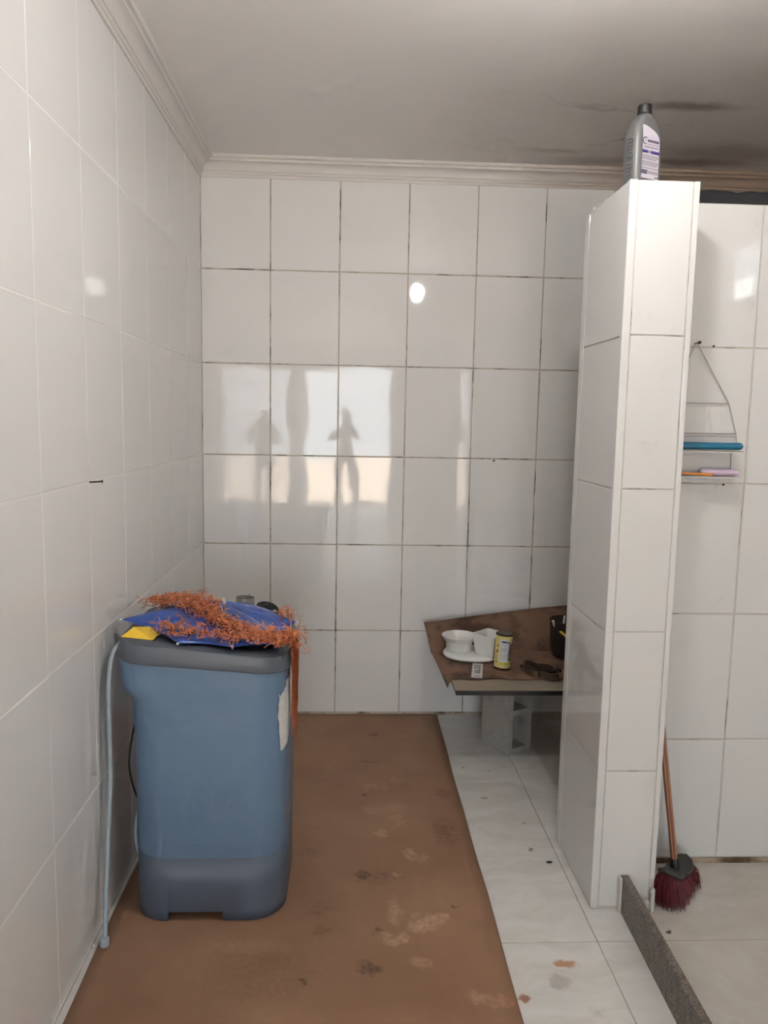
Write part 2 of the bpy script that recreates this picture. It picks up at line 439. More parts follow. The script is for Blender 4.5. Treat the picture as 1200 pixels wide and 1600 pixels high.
# floor
FJX, FJY = 1.487, -1.771
floor = struct('floor', new_box(-0.1, RWX+0.1, REAR-0.1, 0.1, -0.08, -0.0012), M['floor_joint'])
tagp(floor, 'pale grey porcelain tiled floor', 'floor')
fx = [0.0, 0.687, FJX, 2.287, RWX]
fy = sorted([REAR, 0.0] + [FJY+1.0*k for k in range(-7, 2)])
fy = [y for y in fy if REAR <= y <= 0.0]
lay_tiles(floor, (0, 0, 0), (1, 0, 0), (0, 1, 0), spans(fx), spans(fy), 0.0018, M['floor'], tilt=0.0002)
# bead of mortar along the foot of the back wall
bm = bmesh.new()
pts = [(0.01+0.05*k, -0.001, 0.003+0.002*random.random()) for k in range(60)]
tube(bm, pts, 0.006, 6, rads=[0.004+0.004*random.random() for _ in pts])
bb = struct('baseboard_back', bm, grout_mat('foot_mortar', srgb(196, 186, 172), srgb(128, 110, 90), 0.45, 0.65), smooth=True)
tagp(bb, 'thin dirty mortar line at the foot of the back wall', 'trim')

# ceiling and cornice
ceil = struct('ceiling', new_box(-0.1, RWX+0.1, REAR-0.1, 0.1, 2.75, 2.85), M['ceiling'])
tagp(ceil, 'plain painted ceiling with brown stains at the right', 'ceiling')
prof = [(0.0, 2.664), (0.007, 2.664), (0.009, 2.668), (0.009, 2.676), (0.014, 2.678), (0.016, 2.682), (0.016, 2.688), (0.021, 2.690)]
for k in range(7):
    a = k/6*PI/2
    prof.append((0.021+0.030*(1-math.cos(a)), 2.690+0.034*math.sin(a)))
prof += [(0.056, 2.7245), (0.058, 2.730), (0.058, 2.735), (0.070, 2.736), (0.074, 2.741), (0.074, 2.752), (0.0, 2.752)]
bm = bmesh.new()
loft(bm, [[(d, -d, z) for d, z in prof], [(RWX, -d, z) for d, z in prof]])
c1 = struct('trim_1', bm, M['crown'], auto=0.5); tagp(c1, 'moulded plaster cornice over the back wall', 'cornice')
bm = bmesh.new()
loft(bm, [[(d, -d, z) for d, z in prof], [(d, REAR, z) for d, z in prof]])
c2 = struct('trim_2', bm, M['crown'], auto=0.5); tagp(c2, 'moulded plaster cornice over the left wall', 'cornice')

# the part of the room behind the camera
bm = bmesh.new()
box(bm, -0.1, DOOR[0], REAR-0.12, REAR, 0, 2.76); box(bm, DOOR[1], RWX+0.1, REAR-0.12, REAR, 0, 2.76); box(bm, DOOR[0], DOOR[1], REAR-0.12, REAR, DOOR[2], 2.76)
tagp(struct('wall_rear', bm, M['plaster']), 'plastered wall with the open doorway behind the camera', 'wall')
bm = bmesh.new()
for a in ((REAR, WIN[0], 0, 2.76), (WIN[1], 0.0, 0, 2.76), (WIN[0], WIN[1], 0, WIN[2]), (WIN[0], WIN[1], WIN[3], 2.76)):
    box(bm, RWX, RWX+0.12, *a)
tagp(struct('wall_right', bm, M['plaster']), 'plastered wall with a small high window', 'wall')
wn = tagp(empty('window_1', (RWX+0.03, (WIN[0]+WIN[1])/2, WIN[2]), 0), 'small high window in the right wall with an added dimming pane', 'window', kind='structure')
hwy, hz_ = (WIN[1]-WIN[0])/2, WIN[3]-WIN[2]
bm = bmesh.new()
for a in ((-hwy, -hwy+.025, 0, hz_), (hwy-.025, hwy, 0, hz_), (-hwy+.025, hwy-.025, 0, .025), (-hwy+.025, hwy-.025, hz_-.025, hz_)): box(bm, -0.015, 0.015, *a)
obj('window_frame', bm, M['metal_grey'], wn)
tf = NT('dimming_glass'); tr_ = tf.n.new('ShaderNodeBsdfTranslucent'); tr_.inputs['Color'].default_value = (0.75, 0.78, 0.8, 1)  # pane added to dim the window's reflection in the shower tiles
mx = tf.n.new('ShaderNodeMixShader'); mx.inputs[0].default_value = 0.8; tf.rough(0.3)
tf.link(tf.b.outputs[0], mx.inputs[1]); tf.link(tr_.outputs[0], mx.inputs[2]); tf.link(mx.outputs[0], tf.n['Material Output'].inputs['Surface'])
obj('dimming_pane', new_box(-0.003, 0.003, -hwy+.02, hwy-.02, .02, hz_-.02), tf.m, wn)
bm = bmesh.new(); box(bm, -12, 13, -26, REAR-0.12, -0.15, -0.03)
tagp(struct('ground_outside', bm, plain('warm_sunlit_earth', (0.50, 0.41, 0.33, 1), 0.95, var=0.1, scale=3)), 'concrete yard outside the doorway', 'ground')

# ------------------------------------------------------------------ pendant bulb (its glint shows in the tiles)
lamp = tagp(empty('pendant_lamp', (1.24, -2.25, 2.75)), 'bare white bulb hanging from the ceiling on a cord', 'lamp')
bm = bmesh.new(); tube(bm, [(0, 0, 0), (0, 0, -0.13)], 0.004, 8); obj('cord', bm, M['black'], lamp)
bm = bmesh.new(); lathe(bm, [(0.03, 0.0), (0.03, -0.01), (0.012, -0.016), (0.0, -0.016)], 20, cap0=True, cap1=False); obj('ceiling_rose', bm, M['white_plastic'], lamp, smooth=True)
bm = bmesh.new(); lathe(bm, [(0.012, -0.12), (0.02, -0.125), (0.022, -0.17), (0.019, -0.185)], 20); obj('socket', bm, M['white_plastic'], lamp, auto=0.6)
t = NT('lit_bulb_glass'); t.color((1, 1, 1, 1)); t.b.inputs['Emission Color'].default_value = (1.0, 0.975, 0.945, 1); t.b.inputs['Emission Strength'].default_value = BULB_STRENGTH
bm = bmesh.new()
lathe(bm, [(0.016, -0.18), (0.03, -0.20)] + [(0.058*math.cos(a), -0.25+0.058*math.sin(-a)) for a in [math.radians(d) for d in range(-45, 91, 15)]][:-1] + [(0.006, -0.308)], 24)
obj('bulb', bm, t.m, lamp, smooth=True)

# ------------------------------------------------------------------ brown carton on the floor
bm = bmesh.new()
NX, NY = 26, 60
def card_x(s, y):
    xl = 0.020 + 0.004*math.sin(y*5.0)
    xr = 1.205 + 0.006*y + 0.002*math.sin(y*3.1+0.6) + 0.0012*math.sin(y*11)
    return xl + (xr-xl)*s
grid = []
for j in range(NY+1):
    y = -0.004 - 3.3*j/NY
    row = []
    for i in range(NX+1):
        s = i/NX; x = card_x(s, y)
        z = 0.0036 + 0.0008*(noise.noise(Vector((x*2.3, y*2.3, 0.3)))+1)
        for yc, hh in ((-1.10, 0.0022), (-1.52, 0.0022), (-1.80, 0.0016)): z += min(1, max(0, (x-0.58)*12))*hh*math.exp(-((y-yc-0.02*math.sin(4*x))/0.022)**2)
        row.append(bm.verts.new((x, y, z)))
    grid.append(row)
for j in range(NY):
    for i in range(NX):
        bm.faces.new((grid[j][i], grid[j+1][i], grid[j+1][i+1], grid[j][i+1]))
fl_c = obj('cardboard_sheet', bm, M['carton_floor'], smooth=True)
md = fl_c.modifiers.new('thick', 'SOLIDIFY'); md.thickness = 0.0035; md.offset = -1
tagp(fl_c, 'large stained brown cardboard sheet covering the floor under the washing machine', 'cardboard')
bm = bmesh.new()
ring0 = [(0.013, 0.002), (0.006, 0.0045), (-0.006, 0.004), (-0.012, 0.001), (-0.008, -0.003), (0.004, -0.004)]
loft(bm, [[(x, y, 0) for x, y in ring0], [(x*0.8, y*0.8, 0.004) for x, y in ring0]])
tagp(obj('plastic_scrap', bm, M['black'], loc=(1.448, -1.362, 0.0006)), 'tiny black plastic scrap lying on the bare floor near the partition', 'scrap')

# ------------------------------------------------------------------ washing machine
wm = tagp(empty('washing_machine', (0.315, -1.43, 0.006)), 'blue grey plastic washing machine in the left corner', 'washing machine')
OX, OY, OZ = 0.315, -1.43, 0.006
def wl(loop, z): return [(x-OX, y-OY, (z(x, y) if callable(z) else z)-OZ) for x, y in loop]
X0, X1, Y0, Y1 = 0.085, 0.545, -1.662, -1.205
bm = bmesh.new()
secs = [(0.208, X0, X1, Y0, Y1, .105), (0.215, X0-.001, X1+.001, Y0-.001, Y1+.001, .105), (0.45, X0-.002, X1+.001, Y0-.001, Y1, .103), (0.63, X0-.004, X1+.002, Y0-.001, Y1, .10),
        (0.672, X0-.005, X1+.002, Y0-.001, Y1, .10), (0.690, X0-.010, X1+.002, Y0-.001, Y1, .10), (0.704, X0-.018, X1+.002, Y0-.002, Y1, .097), (0.718, X0-.029, X1+.002, Y0-.002, Y1, .093), (0.736, X0-.036, X1+.002, Y0-.002, Y1, .088), (0.765, X0-.038, X1+.003, Y0-.002, Y1, .085)]
loops = [wl(rrect(a, b, c, d, r, 8), z) for z, a, b, c, d, r in secs]
loops.append(wl(rrect(X0-.038, X1+.004, Y0-.002, Y1, .085, 8), lambda x, y: 0.816-0.075*(x-0.06)))
loft(bm, loops)
obj('tub_body', bm, M['washer_body'], wm, auto=0.7)
# skirt with the cut-out at the front
bm = bmesh.new()
lp = rrect(X0+.003, X1-.003, Y0+.003, Y1-.003, .103, 8, extra_front=(0.196, 0.36))
zs = [0.006, 0.034, 0.12, 0.209]
rws = [[bm.verts.new(p) for p in wl(lp, z)] for z in zs]
n = len(lp)
for k in range(3):
    for i in range(n):
        j = (i+1) % n
        xm = (lp[i][0]+lp[j][0])/2; ym = (lp[i][1]+lp[j][1])/2
        if k == 0 and ym < Y0+0.01 and 0.196 < xm < 0.36: continue
        bm.faces.new((rws[k][i], rws[k][j], rws[k+1][j], rws[k+1][i]))
sk = obj('base_skirt', bm, M['washer_base'], wm, auto=0.7)
md = sk.modifiers.new('wall', 'SOLIDIFY'); md.thickness = 0.006; md.offset = 0
bm = new_box(X0+.05-OX, X1-.05-OX, Y0+.06-OY, Y1-.05-OY, 0.02, 0.19); obj('inner_box', bm, M['black'], wm)  # plain black box inside the base, behind the cut-out
# lid
zb = lambda x, y: 0.818-0.076*(x-0.06)
zt = lambda x, y: 0.880-0.10*(x-0.06)
bm = bmesh.new()
L0, L1, K0, K1 = 0.046, 0.556, -1.674, -1.188
def off(f, d): return lambda x, y: f(x, y)+d
loft(bm, [wl(rrect(L0+.010, L1-.010, K0+.010, K1-.010, .085, 8), zb), wl(rrect(L0+.002, L1-.002, K0+.002, K1-.002, .09, 8), off(zb, .001)), wl(rrect(L0, L1, K0, K1, .09, 8), off(zb, .006)),
          wl(rrect(L0+.003, L1-.003, K0+.003, K1-.003, .09, 8), off(zt, -.012)), wl(rrect(L0+.006, L1-.006, K0+.006, K1-.006, .09, 8), off(zt, -.003)), wl(rrect(L0+.014, L1-.014, K0+.014, K1-.014, .085, 8), zt),
          wl(rrect(L0+.05, L1-.05, K0+.05, K1-.05, .07, 8), off(zt, .001)), wl(rrect(L0+.055, L1-.055, K0+.055, K1-.055, .07, 8), off(zt, -.006))])
obj('lid', bm, M['washer_lid'], wm, auto=0.7)
# torn paper label wrapping the right front corner
def skin(s, z, off_=0.0022):
    """s = arc length from the corner's start (front) round to the right side"""
    r = 0.100; q = r*PI/2
    if s < q:
        a = -PI/2 + s/r
        return (0.447+(r+off_)*math.cos(a)-OX, -1.563+(r+off_)*math.sin(a)-OY, z-OZ)
    return (0.547+off_-OX, -1.563+(s-q)-OY, z-OZ)
bm = bmesh.new()
N = 22; colL = []; colR = []; grid = []
for k in range(N+1):
    f = k/N; z = 0.745 - 0.215*f
    left = 0.098 + 0.05*max(0, 1-f*5)**2 + 0.007*noise.noise(Vector((f*9, 0.2, 0))) - 0.012*math.sin(f*PI)
    right = 0.315 + 0.02*noise.noise(Vector((f*7, 4.2, 0))) - 0.20*max(0, (f-0.72)/0.28)
    if f < 0.2: right -= 0.06*(1-f/0.2)
    row = []
    for i in range(9):
        s = left + (right-left)*i/8
        row.append(bm.verts.new(skin(s, z, 0.0022+0.0012*abs(noise.noise(Vector((s*40, z*40, 0)))))))
    grid.append(row)
for a, b in zip(grid, grid[1:]):
    for i in range(8): bm.faces.new((a[i], a[i+1], b[i+1], b[i]))
st = obj('torn_label', bm, M['paper'], wm, smooth=True); st['label'] = 'torn white paper label'
# hoses and cord
def ribbed(name, ctrl, r, mat, parent, pitch=0.0042, amp=0.13):
    p = smooth_path(ctrl, 60)
    out = [p[0]]; acc = 0
    for a, b in zip(p, p[1:]):
        acc += (b-a).length
        if acc >= pitch/2: out.append(b); acc = 0
    bm = bmesh.new()
    tube(bm, [v - Vector((OX, OY, OZ)) for v in out], r, 9, rads=[r*(1+amp*(1 if i % 2 else -1)) for i in range(len(out))])
    return obj(name, bm, mat, parent, smooth=True)
hz = ribbed('drain_hose', [(0.075, -1.57, 0.862), (0.052, -1.585, 0.856), (0.036, -1.615, 0.832), (0.030, -1.64, 0.77), (0.030, -1.652, 0.62), (0.031, -1.655, 0.47), (0.031, -1.69, 0.30), (0.034, -1.73, 0.14), (0.038, -1.766, 0.024)], 0.0068, M['hose'], wm)
bm = bmesh.new()
lathe(bm, [(0.008, 0.026), (0.0125, 0.023), (0.0135, 0.006), (0.013, 0.0005), (0.009, 0.0005), (0.009, 0.012)], 18, (0.039-OX, -1.770-OY, 0.001), cap1=True)
obj('hose_cuff', bm, M['hose'], hz, auto=0.6)
ribbed('inlet_hose', [(0.10, -1.47, 0.33), (0.074, -1.512, 0.29), (0.068, -1.535, 0.22), (0.074, -1.505, 0.13), (0.09, -1.44, 0.06)], 0.0065, M['hose'], wm)
bm = bmesh.new()
tube(bm, [v-Vector((OX, OY, OZ)) for v in smooth_path([(0.09, -1.45, 0.63), (0.066, -1.48, 0.585), (0.055, -1.53, 0.50), (0.054, -1.535, 0.42), (0.064, -1.49, 0.31), (0.085, -1.43, 0.22)], 10)], 0.0032, 8)
obj('power_cord', bm, M['blackrubber'], wm, smooth=True)

# ------------------------------------------------------------------ blue umbrella with orange fringe, on the lid
um = tagp(empty('umbrella', (0.30, -1.42, 0.862)), 'crumpled blue umbrella with a tangled orange fringe heaped on the washing machine lid', 'umbrella')
UO = Vector((0.30, -1.42, 0.862))
APEX = Vector((0.315, -1.325, 0.912))
tips = [Vector(p) for p in ((0.030, -1.508, 0.905), (0.235, -1.655, 0.874), (0.395, -1.672, 0.868), (0.535, -1.615, 0.858), (0.562, -1.40, 0.872), (0.475, -1.245, 0.868), (0.30, -1.225, 0.882), (0.10, -1.25, 0.90))]
def ucan(i, s, r):
    """point on panel i, s in 0..1 across, r in 0..1 from the apex to the hem"""
    a, b = tips[i], tips[(i+1) % len(tips)]
    e = a.lerp(b, s)
    hem = e.lerp(APEX, 0.10*math.sin(PI*s))
    p = APEX.lerp(hem, r)
    p.z += 0.012*math.sin(PI*r) - 0.010*math.sin(PI*s)*r
    nz = noise.noise(Vector((p.x*18, p.y*18, 1.7))) * 0.006*math.sin(PI*min(1, r*1.2))
    nz += (0.005*math.sin(s*21+i*1.7)+0.003*math.sin(s*47+i))*math.sin(PI*s)*r*(1.05-r)*1.8
    p.z += nz
    lidz = 0.885-0.10*(p.x-0.06)
    if p.x > 0.046 and p.z < lidz+0.002 and K0 < p.y < K1: p.z = lidz+0.002
    return p
bm = bmesh.new()
for i in range(len(tips)):
    g = [[bm.verts.new(ucan(i, s/16, r/12)-UO) for s in range(17)] for r in range(0, 13)]
    for a, b in zip(g, g[1:]):
        for k in range(16): bm.faces.new((a[k], a[k+1], b[k+1], b[k]))
bmesh.ops.remove_doubles(bm, verts=bm.verts[:], dist=1e-5)
cn = obj('canopy', bm, M['blue'], um, auto=0.9)
md = cn.modifiers.new('thick', 'SOLIDIFY'); md.thickness = 0.0008; md.offset = 0
for i, tp in enumerate(tips):
    bm = bmesh.new()
    d = (tp-APEX).normalized()
    tube(bm, [tp-d*0.004-UO, tp+d*0.002-UO, tp+d*0.006-UO], 0.004, 8, rads=[0.0025, 0.0038, 0.0028])
    obj('rib_tip', bm, M['white_plastic'], um, smooth=True)
    bm = bmesh.new()
    tube(bm, [ucan(i, 0, 0.05+0.9*k/8)-UO-Vector((0, 0, 0.004)) for k in range(9)], 0.0015, 5)
    obj('rib', bm, M['metal_grey'], um, smooth=True)
bm = bmesh.new(); lathe(bm, [(0.008, 0.0), (0.009, 0.006), (0.004, 0.012), (0.003, 0.022)], 10, APEX-UO+Vector((0, 0, -0.001))); obj('ferrule', bm, M['white_plastic'], um, smooth=True)
# fringe: a rope of raffia across the canopy, loops over the front hem and a tassel down the side
bm = bmesh.new()
rnd = random.Random(3)
band = smooth_path([(0.095, -1.335, 0.925), (0.165, -1.345, 0.938), (0.225, -1.39, 0.935), (0.285, -1.46, 0.925), (0.36, -1.545, 0.910), (0.45, -1.605, 0.890), (0.53, -1.625, 0.872), (0.562, -1.58, 0.862)], 10)
def canz(x, y):
    d = math.hypot(x-APEX.x, y-APEX.y)
    z = 0.925 - 0.13*d
    lidz = 0.885-0.10*(x-0.06)
    return max(z, lidz+0.004)
def strand(p, d, ln, curl, n=9, w=0.0017, floor_=True, drop=0.0):
    pts = []; p = Vector(p); d = Vector(d).normalized(); ax = Vector((rnd.uniform(-1, 1), rnd.uniform(-1, 1), rnd.uniform(-1, 1))).normalized()
    for k in range(n):
        pts.append(p.copy()-UO)
        d = (Matrix.Rotation(curl*rnd.uniform(0.8, 1.2), 3, ax) @ d)
        d.z -= drop
        d.normalize()
        p += d*ln/n
        if floor_:
            inlid = L0 < p.x < L1 and K0-0.012 < p.y < K1
            zmin = canz(p.x, p.y) if inlid else 0
            if p.z < zmin:
                p.z = zmin + rnd.uniform(0.0, 0.010); d.z = abs(d.z)*0.5
            top = 0.042 if p.x < 0.33 else (0.022 if p.y < -1.45 else 0.008)
            if p.z > zmin+top and inlid: p.z = zmin+top*rnd.uniform(.8, 1)
            if p.x < 0.03: p.x = 0.03
    tube(bm, pts, w, 3, flat=0.5, caps=False)
for _ in range(620):
    f = rnd.random(); i = min(len(band)-2, int(f*(len(band)-1)))
    c = band[i]; wdt = 0.030 + 0.014*math.sin(f*7)
    p = c + Vector((rnd.gauss(0, wdt*0.55), rnd.gauss(0, wdt*0.5), rnd.uniform(-0.012, 0.018)))
    tdir = (band[i+1]-band[i]).normalized()
    d = tdir*rnd.choice((-1, 1)) + Vector((rnd.gauss(0, .7), rnd.gauss(0, .7), rnd.gauss(0, .4)))
    strand(p, d, rnd.uniform(0.04, 0.10), rnd.uniform(0.1, 0.75), n=11, w=rnd.uniform(0.0013, 0.0024))
for _ in range(260):                      # loops along the front hem
    x = rnd.uniform(0.16, 0.55); f = (x-0.16)/0.39
    y = -1.575-0.075*math.sin(min(1, f*1.25)*PI/2) + rnd.uniform(-0.01, 0.035)
    strand((x, y, canz(x, y)+rnd.uniform(0.0, 0.016)), (rnd.gauss(0, .6), -abs(rnd.gauss(0.5, .4)), rnd.gauss(0.1, .5)), rnd.uniform(0.03, 0.075), rnd.uniform(0.3, 0.9), n=11, w=rnd.uniform(0.0012, 0.0020), drop=0.03)
for _ in range(35):                       # dark strands lying on the far right corner
    strand((rnd.uniform(0.50, 0.56), rnd.uniform(-1.42, -1.33), 0.872), (rnd.gauss(0, 1), rnd.gauss(0, 1), 0.1), rnd.uniform(0.02, 0.05), rnd.uniform(0.1, 0.6), w=0.0012)
for _ in range(120):                      # tassel
    x = 0.563+rnd.uniform(0.0, 0.014); y = rnd.uniform(-1.585, -1.50)
    z0 = 0.868; ln = rnd.uniform(0.18, 0.34) if y > -1.56 else rnd.uniform(0.08, 0.2)
    pts = [Vector((0.54, y-0.01, 0.882))-UO, Vector((x-0.004, y, z0))-UO]
    ph = rnd.uniform(0, 6)
    for k in range(1, 8):
        pts.append(Vector((x+0.003*math.sin(ph+k*0.9)-0.004*(k/7), y+0.004*math.cos(ph*2+k*0.7)+0.02*(k/7)*(-1.55-y)/0.05*0.6, z0-ln*k/7))-UO)
    tube(bm, pts, rnd.uniform(0.001, 0.0017), 3, flat=0.5, caps=False)
fr = obj('orange_fringe', bm, M['orange'], um); fr['kind'] = 'stuff'; fr['label'] = 'tangled orange raffia fringe'

# yellow folded sheet, tumbler and black cap on the lid
bm = bmesh.new()
A = [(-0.055, -0.045, 0.0), (0.055, -0.055, -0.008), (0.06, 0.05, -0.008), (-0.04, 0.06, 0.0)]
ridge = [(-0.022, -0.010, 0.024), (0.02, 0.035, 0.014)]
v = [bm.verts.new(p) for p in A+ridge]
for q in ((0, 1, 4), (1, 2, 5, 4), (2, 3, 5), (3, 0, 4, 5)): bm.faces.new([v[i] for i in q])
ye = obj('yellow_wrapper', bm, M['yellow'], loc=(0.106, -1.572, 0.879)); ye.scale = (0.85, 0.85, 0.9)
md = ye.modifiers.new('t', 'SOLIDIFY'); md.thickness = 0.0015; md.offset = 1
tagp(ye, 'folded yellow plastic wrapper sticking out under the umbrella', 'wrapper')
gl = tagp(empty('tumbler', (0.372, -1.222, 0.851)), 'small clear glass tumbler standing upside down behind the umbrella', 'glass')
bm = bmesh.new()
lathe(bm, [(0.036, 0.0), (0.037, 0.002), (0.032, 0.060), (0.029, 0.066), (0.0, 0.066)], 28, cap0=False, cap1=False)
g_o = obj('glass_body', bm, M['glass'], gl, smooth=True)
md = g_o.modifiers.new('t', 'SOLIDIFY'); md.thickness = 0.003; md.offset = -1
bm = bmesh.new(); lathe(bm, [(0.030, 0.060), (0.030, 0.0625)], 24); obj('glass_foot', bm, M['glass'], gl, smooth=True)
cp = tagp(empty('black_disc', (0.450, -1.228, 0.848)), 'round black plastic disc leaning behind the umbrella beside the tumbler', 'disc')
bm = bmesh.new()
lathe(bm, [(0.038, -0.006), (0.041, -0.005), (0.042, 0.004), (0.038, 0.007), (0.034, 0.005), (0.0, 0.004)], 28, cap1=False); o = obj('plate', bm, M['black'], cp, auto=0.6)
bm = bmesh.new(); lathe(bm, [(0.008, 0.004), (0.008, 0.012), (0.011, 0.016), (0.006, 0.02)], 16); o2 = obj('knob', bm, M['black'], cp, auto=0.6)
cp.rotation_euler = (math.radians(20), math.radians(18), 0); cp.location.z = 0.868

# ------------------------------------------------------------------ low board on a concrete block
BT = 0.410
bt = tagp(empty('board', (1.55, -0.40, 0.391)), 'wooden board with a black front edge lying on the concrete block', 'board')
wood = NT('weathered_board'); p = wood.pos()
wood.color(wood.mix(wood.noise(wood.mapping(p, (2, 14, 1)), 4, 5), srgb(132, 120, 104), srgb(164, 152, 134))); wood.rough(0.6)
obj('panel', new_box(1.187-1.55, 1.93-1.55, -0.770+0.40, -0.015+0.40, 0.0, BT-0.391, bev=0.001), wood.m, bt)
obj('edge_band', new_box(1.187-1.55, 1.93-1.55, -0.777+0.40, -0.7705+0.40, 0.0, BT-0.391, bev=0.001), M['black'], bt)
cb = tagp(empty('concrete_block', (0, 0, 0)), 'hollow grey concrete block standing on end under the board', 'block')
bx_, by_ = Vector((-0.5, 0.866, 0)), Vector((0.866, 0.5, 0))   # long side goes back-left, short side back-right
L_, S_, HT = 0.19, 0.14, 0.39
cb.location = (1.479, -0.497, 0.0); cb.rotation_euler = (0, 0, math.atan2(by_.y, by_.x))
# local frame: x along the short side, y along the long side (holes run along y)
bm = bmesh.new()
def chunk(x0, x1, y0, y1, z0, z1, seg=5):
    st0 = len(bm.verts)
    box(bm, x0, x1, y0, y1, z0, z1)
wt = 0.024
chunk(0, wt, 0, L_, 0, HT); chunk(S_-wt, S_, 0, L_, 0, HT)
for z0, z1 in ((0, wt), (HT/2-wt/2, HT/2+wt/2), (HT-wt, HT)): chunk(wt, S_-wt, 0.0, L_, z0, z1)
bmesh.ops.remove_doubles(bm, verts=bm.verts[:], dist=1e-5)
bmesh.ops.subdivide_edges(bm, edges=[e for e in bm.edges if e.calc_length() > 0.03], cuts=5, use_grid_fill=True)
for vv in bm.verts:
    nn = noise.noise_vector(vv.co*55)
    vv.co += Vector((nn.x, nn.y, nn.z*0.4))*0.0022
    if vv.co.z < 0.001: vv.co.z = 0.0005
    if vv.co.z > HT: vv.co.z = HT
obj('block_shell', bm, M['concrete'], cb)

# greasy carton folded over the board and up the wall
bm = bmesh.new()
cs = []
NXc = 16
def card_pt(s, t_):
    """s 0..1 left to right, t_: 0 front edge, 1 fold, 2 top edge"""
    x = 1.135 + (1.90-1.135)*s
    yfold = -0.205 - 0.10*max(0, 1-s*3.2)**1.5
    zt_ = BT + 0.0025
    if t_ <= 1:
        yf = -0.636 + 0.006*math.sin(s*23) + 0.004*math.sin(s*61)
        y = yf + (yfold-yf)*t_
        z = zt_ + 0.0012*(1+math.sin(s*9+t_*3))
        if s < 0.085:
            q = (0.085-s)/0.085
            z -= 0.034*q*q*(1-t_)**1.2 - 0.012*q*t_
            x += 0.034*q*(1-t_)
            y -= 0.02*q*(1-t_)
    else:
        f = t_-1
        top_z = 0.520 + 0.080*s**0.9
        top_y = -0.105 + 0.075*min(1, s*1.3)
        y = yfold + (top_y-yfold)*f**1.15
        z = zt_ + (top_z-zt_)*f**0.9
        if s < 0.085: x -= 0.020*f*(0.085-s)/0.085
    return (x, y, z)
g = []
ts = [0, .25, .5, .75, .95, 1.0, 1.06, 1.25, 1.5, 1.75, 2.0]
ss = [0, .02, .04, .06, .085, .12, .16, .2, .26, .33, .4, .47, .55, .62, .7, .78, .86, .93, 1.0]
for t_ in ts: g.append([bm.verts.new(card_pt(s, t_)) for s in ss])
for a, b in zip(g, g[1:]):
    for i in range(len(ss)-1): bm.faces.new((a[i], a[i+1], b[i+1], b[i]))
cc = obj('folded_cardboard', bm, M['carton'], auto=0.5)
md = cc.modifiers.new('t', 'SOLIDIFY'); md.thickness = 0.0025; md.offset = 1
tagp(cc, 'greasy brown cardboard folded over the board and up against the back wall', 'cardboard')
CT = BT + 0.0075
# white oval dish, round bowl, square bowl
def oval(a, b, z, n=36, e=2.3):
    out = []
    for k in range(n):
        t_ = 2*PI*k/n; c, s = math.cos(t_), math.sin(t_)
        out.append((a*math.copysign(abs(c)**(2/e), c), b*math.copysign(abs(s)**(2/e), s), z))
    return out
bm = bmesh.new()
loft(bm, [oval(.118, .098, 0), oval(.132, .112, .004), oval(.137, .117, .013), oval(.133, .113, .020), oval(.122, .102, .0235), oval(.05, .04, .0235)])
dish = obj('oval_dish', bm, M['white_plastic'], smooth=True, loc=(1.325, -0.318, CT)); dish.rotation_euler = (0, 0, math.radians(-8))
tagp(dish, 'shallow white oval dish lying on the cardboard under the two bowls', 'dish')
bm = bmesh.new()
lathe(bm, [(0.058, 0.0), (0.061, 0.003), (0.064, 0.040), (0.070, 0.046), (0.081, 0.066), (0.084, 0.068), (0.084, 0.071), (0.080, 0.071), (0.067, 0.047), (0.060, 0.041), (0.056, 0.006), (0.0, 0.005)], 40, cap1=False)
rb = obj('round_bowl', bm, M['white_plastic'], auto=0.8, loc=(1.268, -0.292, CT+0.0245))
tagp(rb, 'round white plastic bowl with a flared rim on the oval dish', 'bowl')
bm = bmesh.new()
def sq(h, r, z): return [(x, y, z) for x, y in rrect(-h, h, -h, h, r, 5)]
loft(bm, [sq(.050, .008, 0), sq(.053, .010, .003), sq(.064, .012, .095), sq(.0645, .012, .097), sq(.0615, .010, .097), sq(.051, .012, .006), sq(.02, .008, .005)])
sb = obj('square_bowl', bm, M['white_plastic'], auto=0.8, loc=(1.408, -0.352, CT+0.0245)); sb.rotation_euler = (0, 0, math.radians(43))
tagp(sb, 'tall square white plastic bowl between the round bowl and the tin can', 'bowl')
# tin can
cn_ = tagp(empty('tin_can', (1.437, -0.492, CT-0.001)), 'dented tin can with a yellow and white label on the cardboard', 'can')
cn_.rotation_euler = (math.radians(-1.5), math.radians(3.2), 0)
CR, CH = 0.0385, 0.163
def dent(a, z):
    d = math.exp(-((math.atan2(math.sin(a+0.25), math.cos(a+0.25)))/0.75)**2)*math.exp(-((z-0.075)/0.045)**2)
    return 1 - 0.20*d
m_yel = plain('pale_yellow_label', srgb(222, 205, 130), 0.35, var=0.06)
m_rim = plain('dark_tin_rim', srgb(64, 50, 38), 0.35, metal=0.6, var=0.3)
m_lidc = plain('brownish_tin', srgb(150, 140, 118), 0.4, metal=0.5, var=0.2)
m_wht = plain('white_label_print', srgb(214, 214, 216), 0.35, var=0.05)
m_lime = plain('lime_label_print', srgb(176, 178, 52), 0.35, var=0.05)
m_gry = plain('grey_label_print', srgb(112, 114, 116), 0.35, var=0.15)
m_nav = plain('navy_print', srgb(54, 56, 92), 0.4, var=0.1)
m_brn = plain('maroon_print', srgb(104, 48, 42), 0.4, var=0.2)
m_grn = plain('green_print', srgb(120, 140, 84), 0.4, var=0.15)
m_txt = plain('pale_grey_print', srgb(164, 166, 172), 0.4, var=0.1)
bm = bmesh.new()
zz = [0.005 + (CH-0.010)*k/16 for k in range(17)]
lathe(bm, [(CR, z) for z in zz], 40, fn=dent, cap0=True, cap1=True); body = obj('can_body', bm, m_yel, cn_, smooth=True)
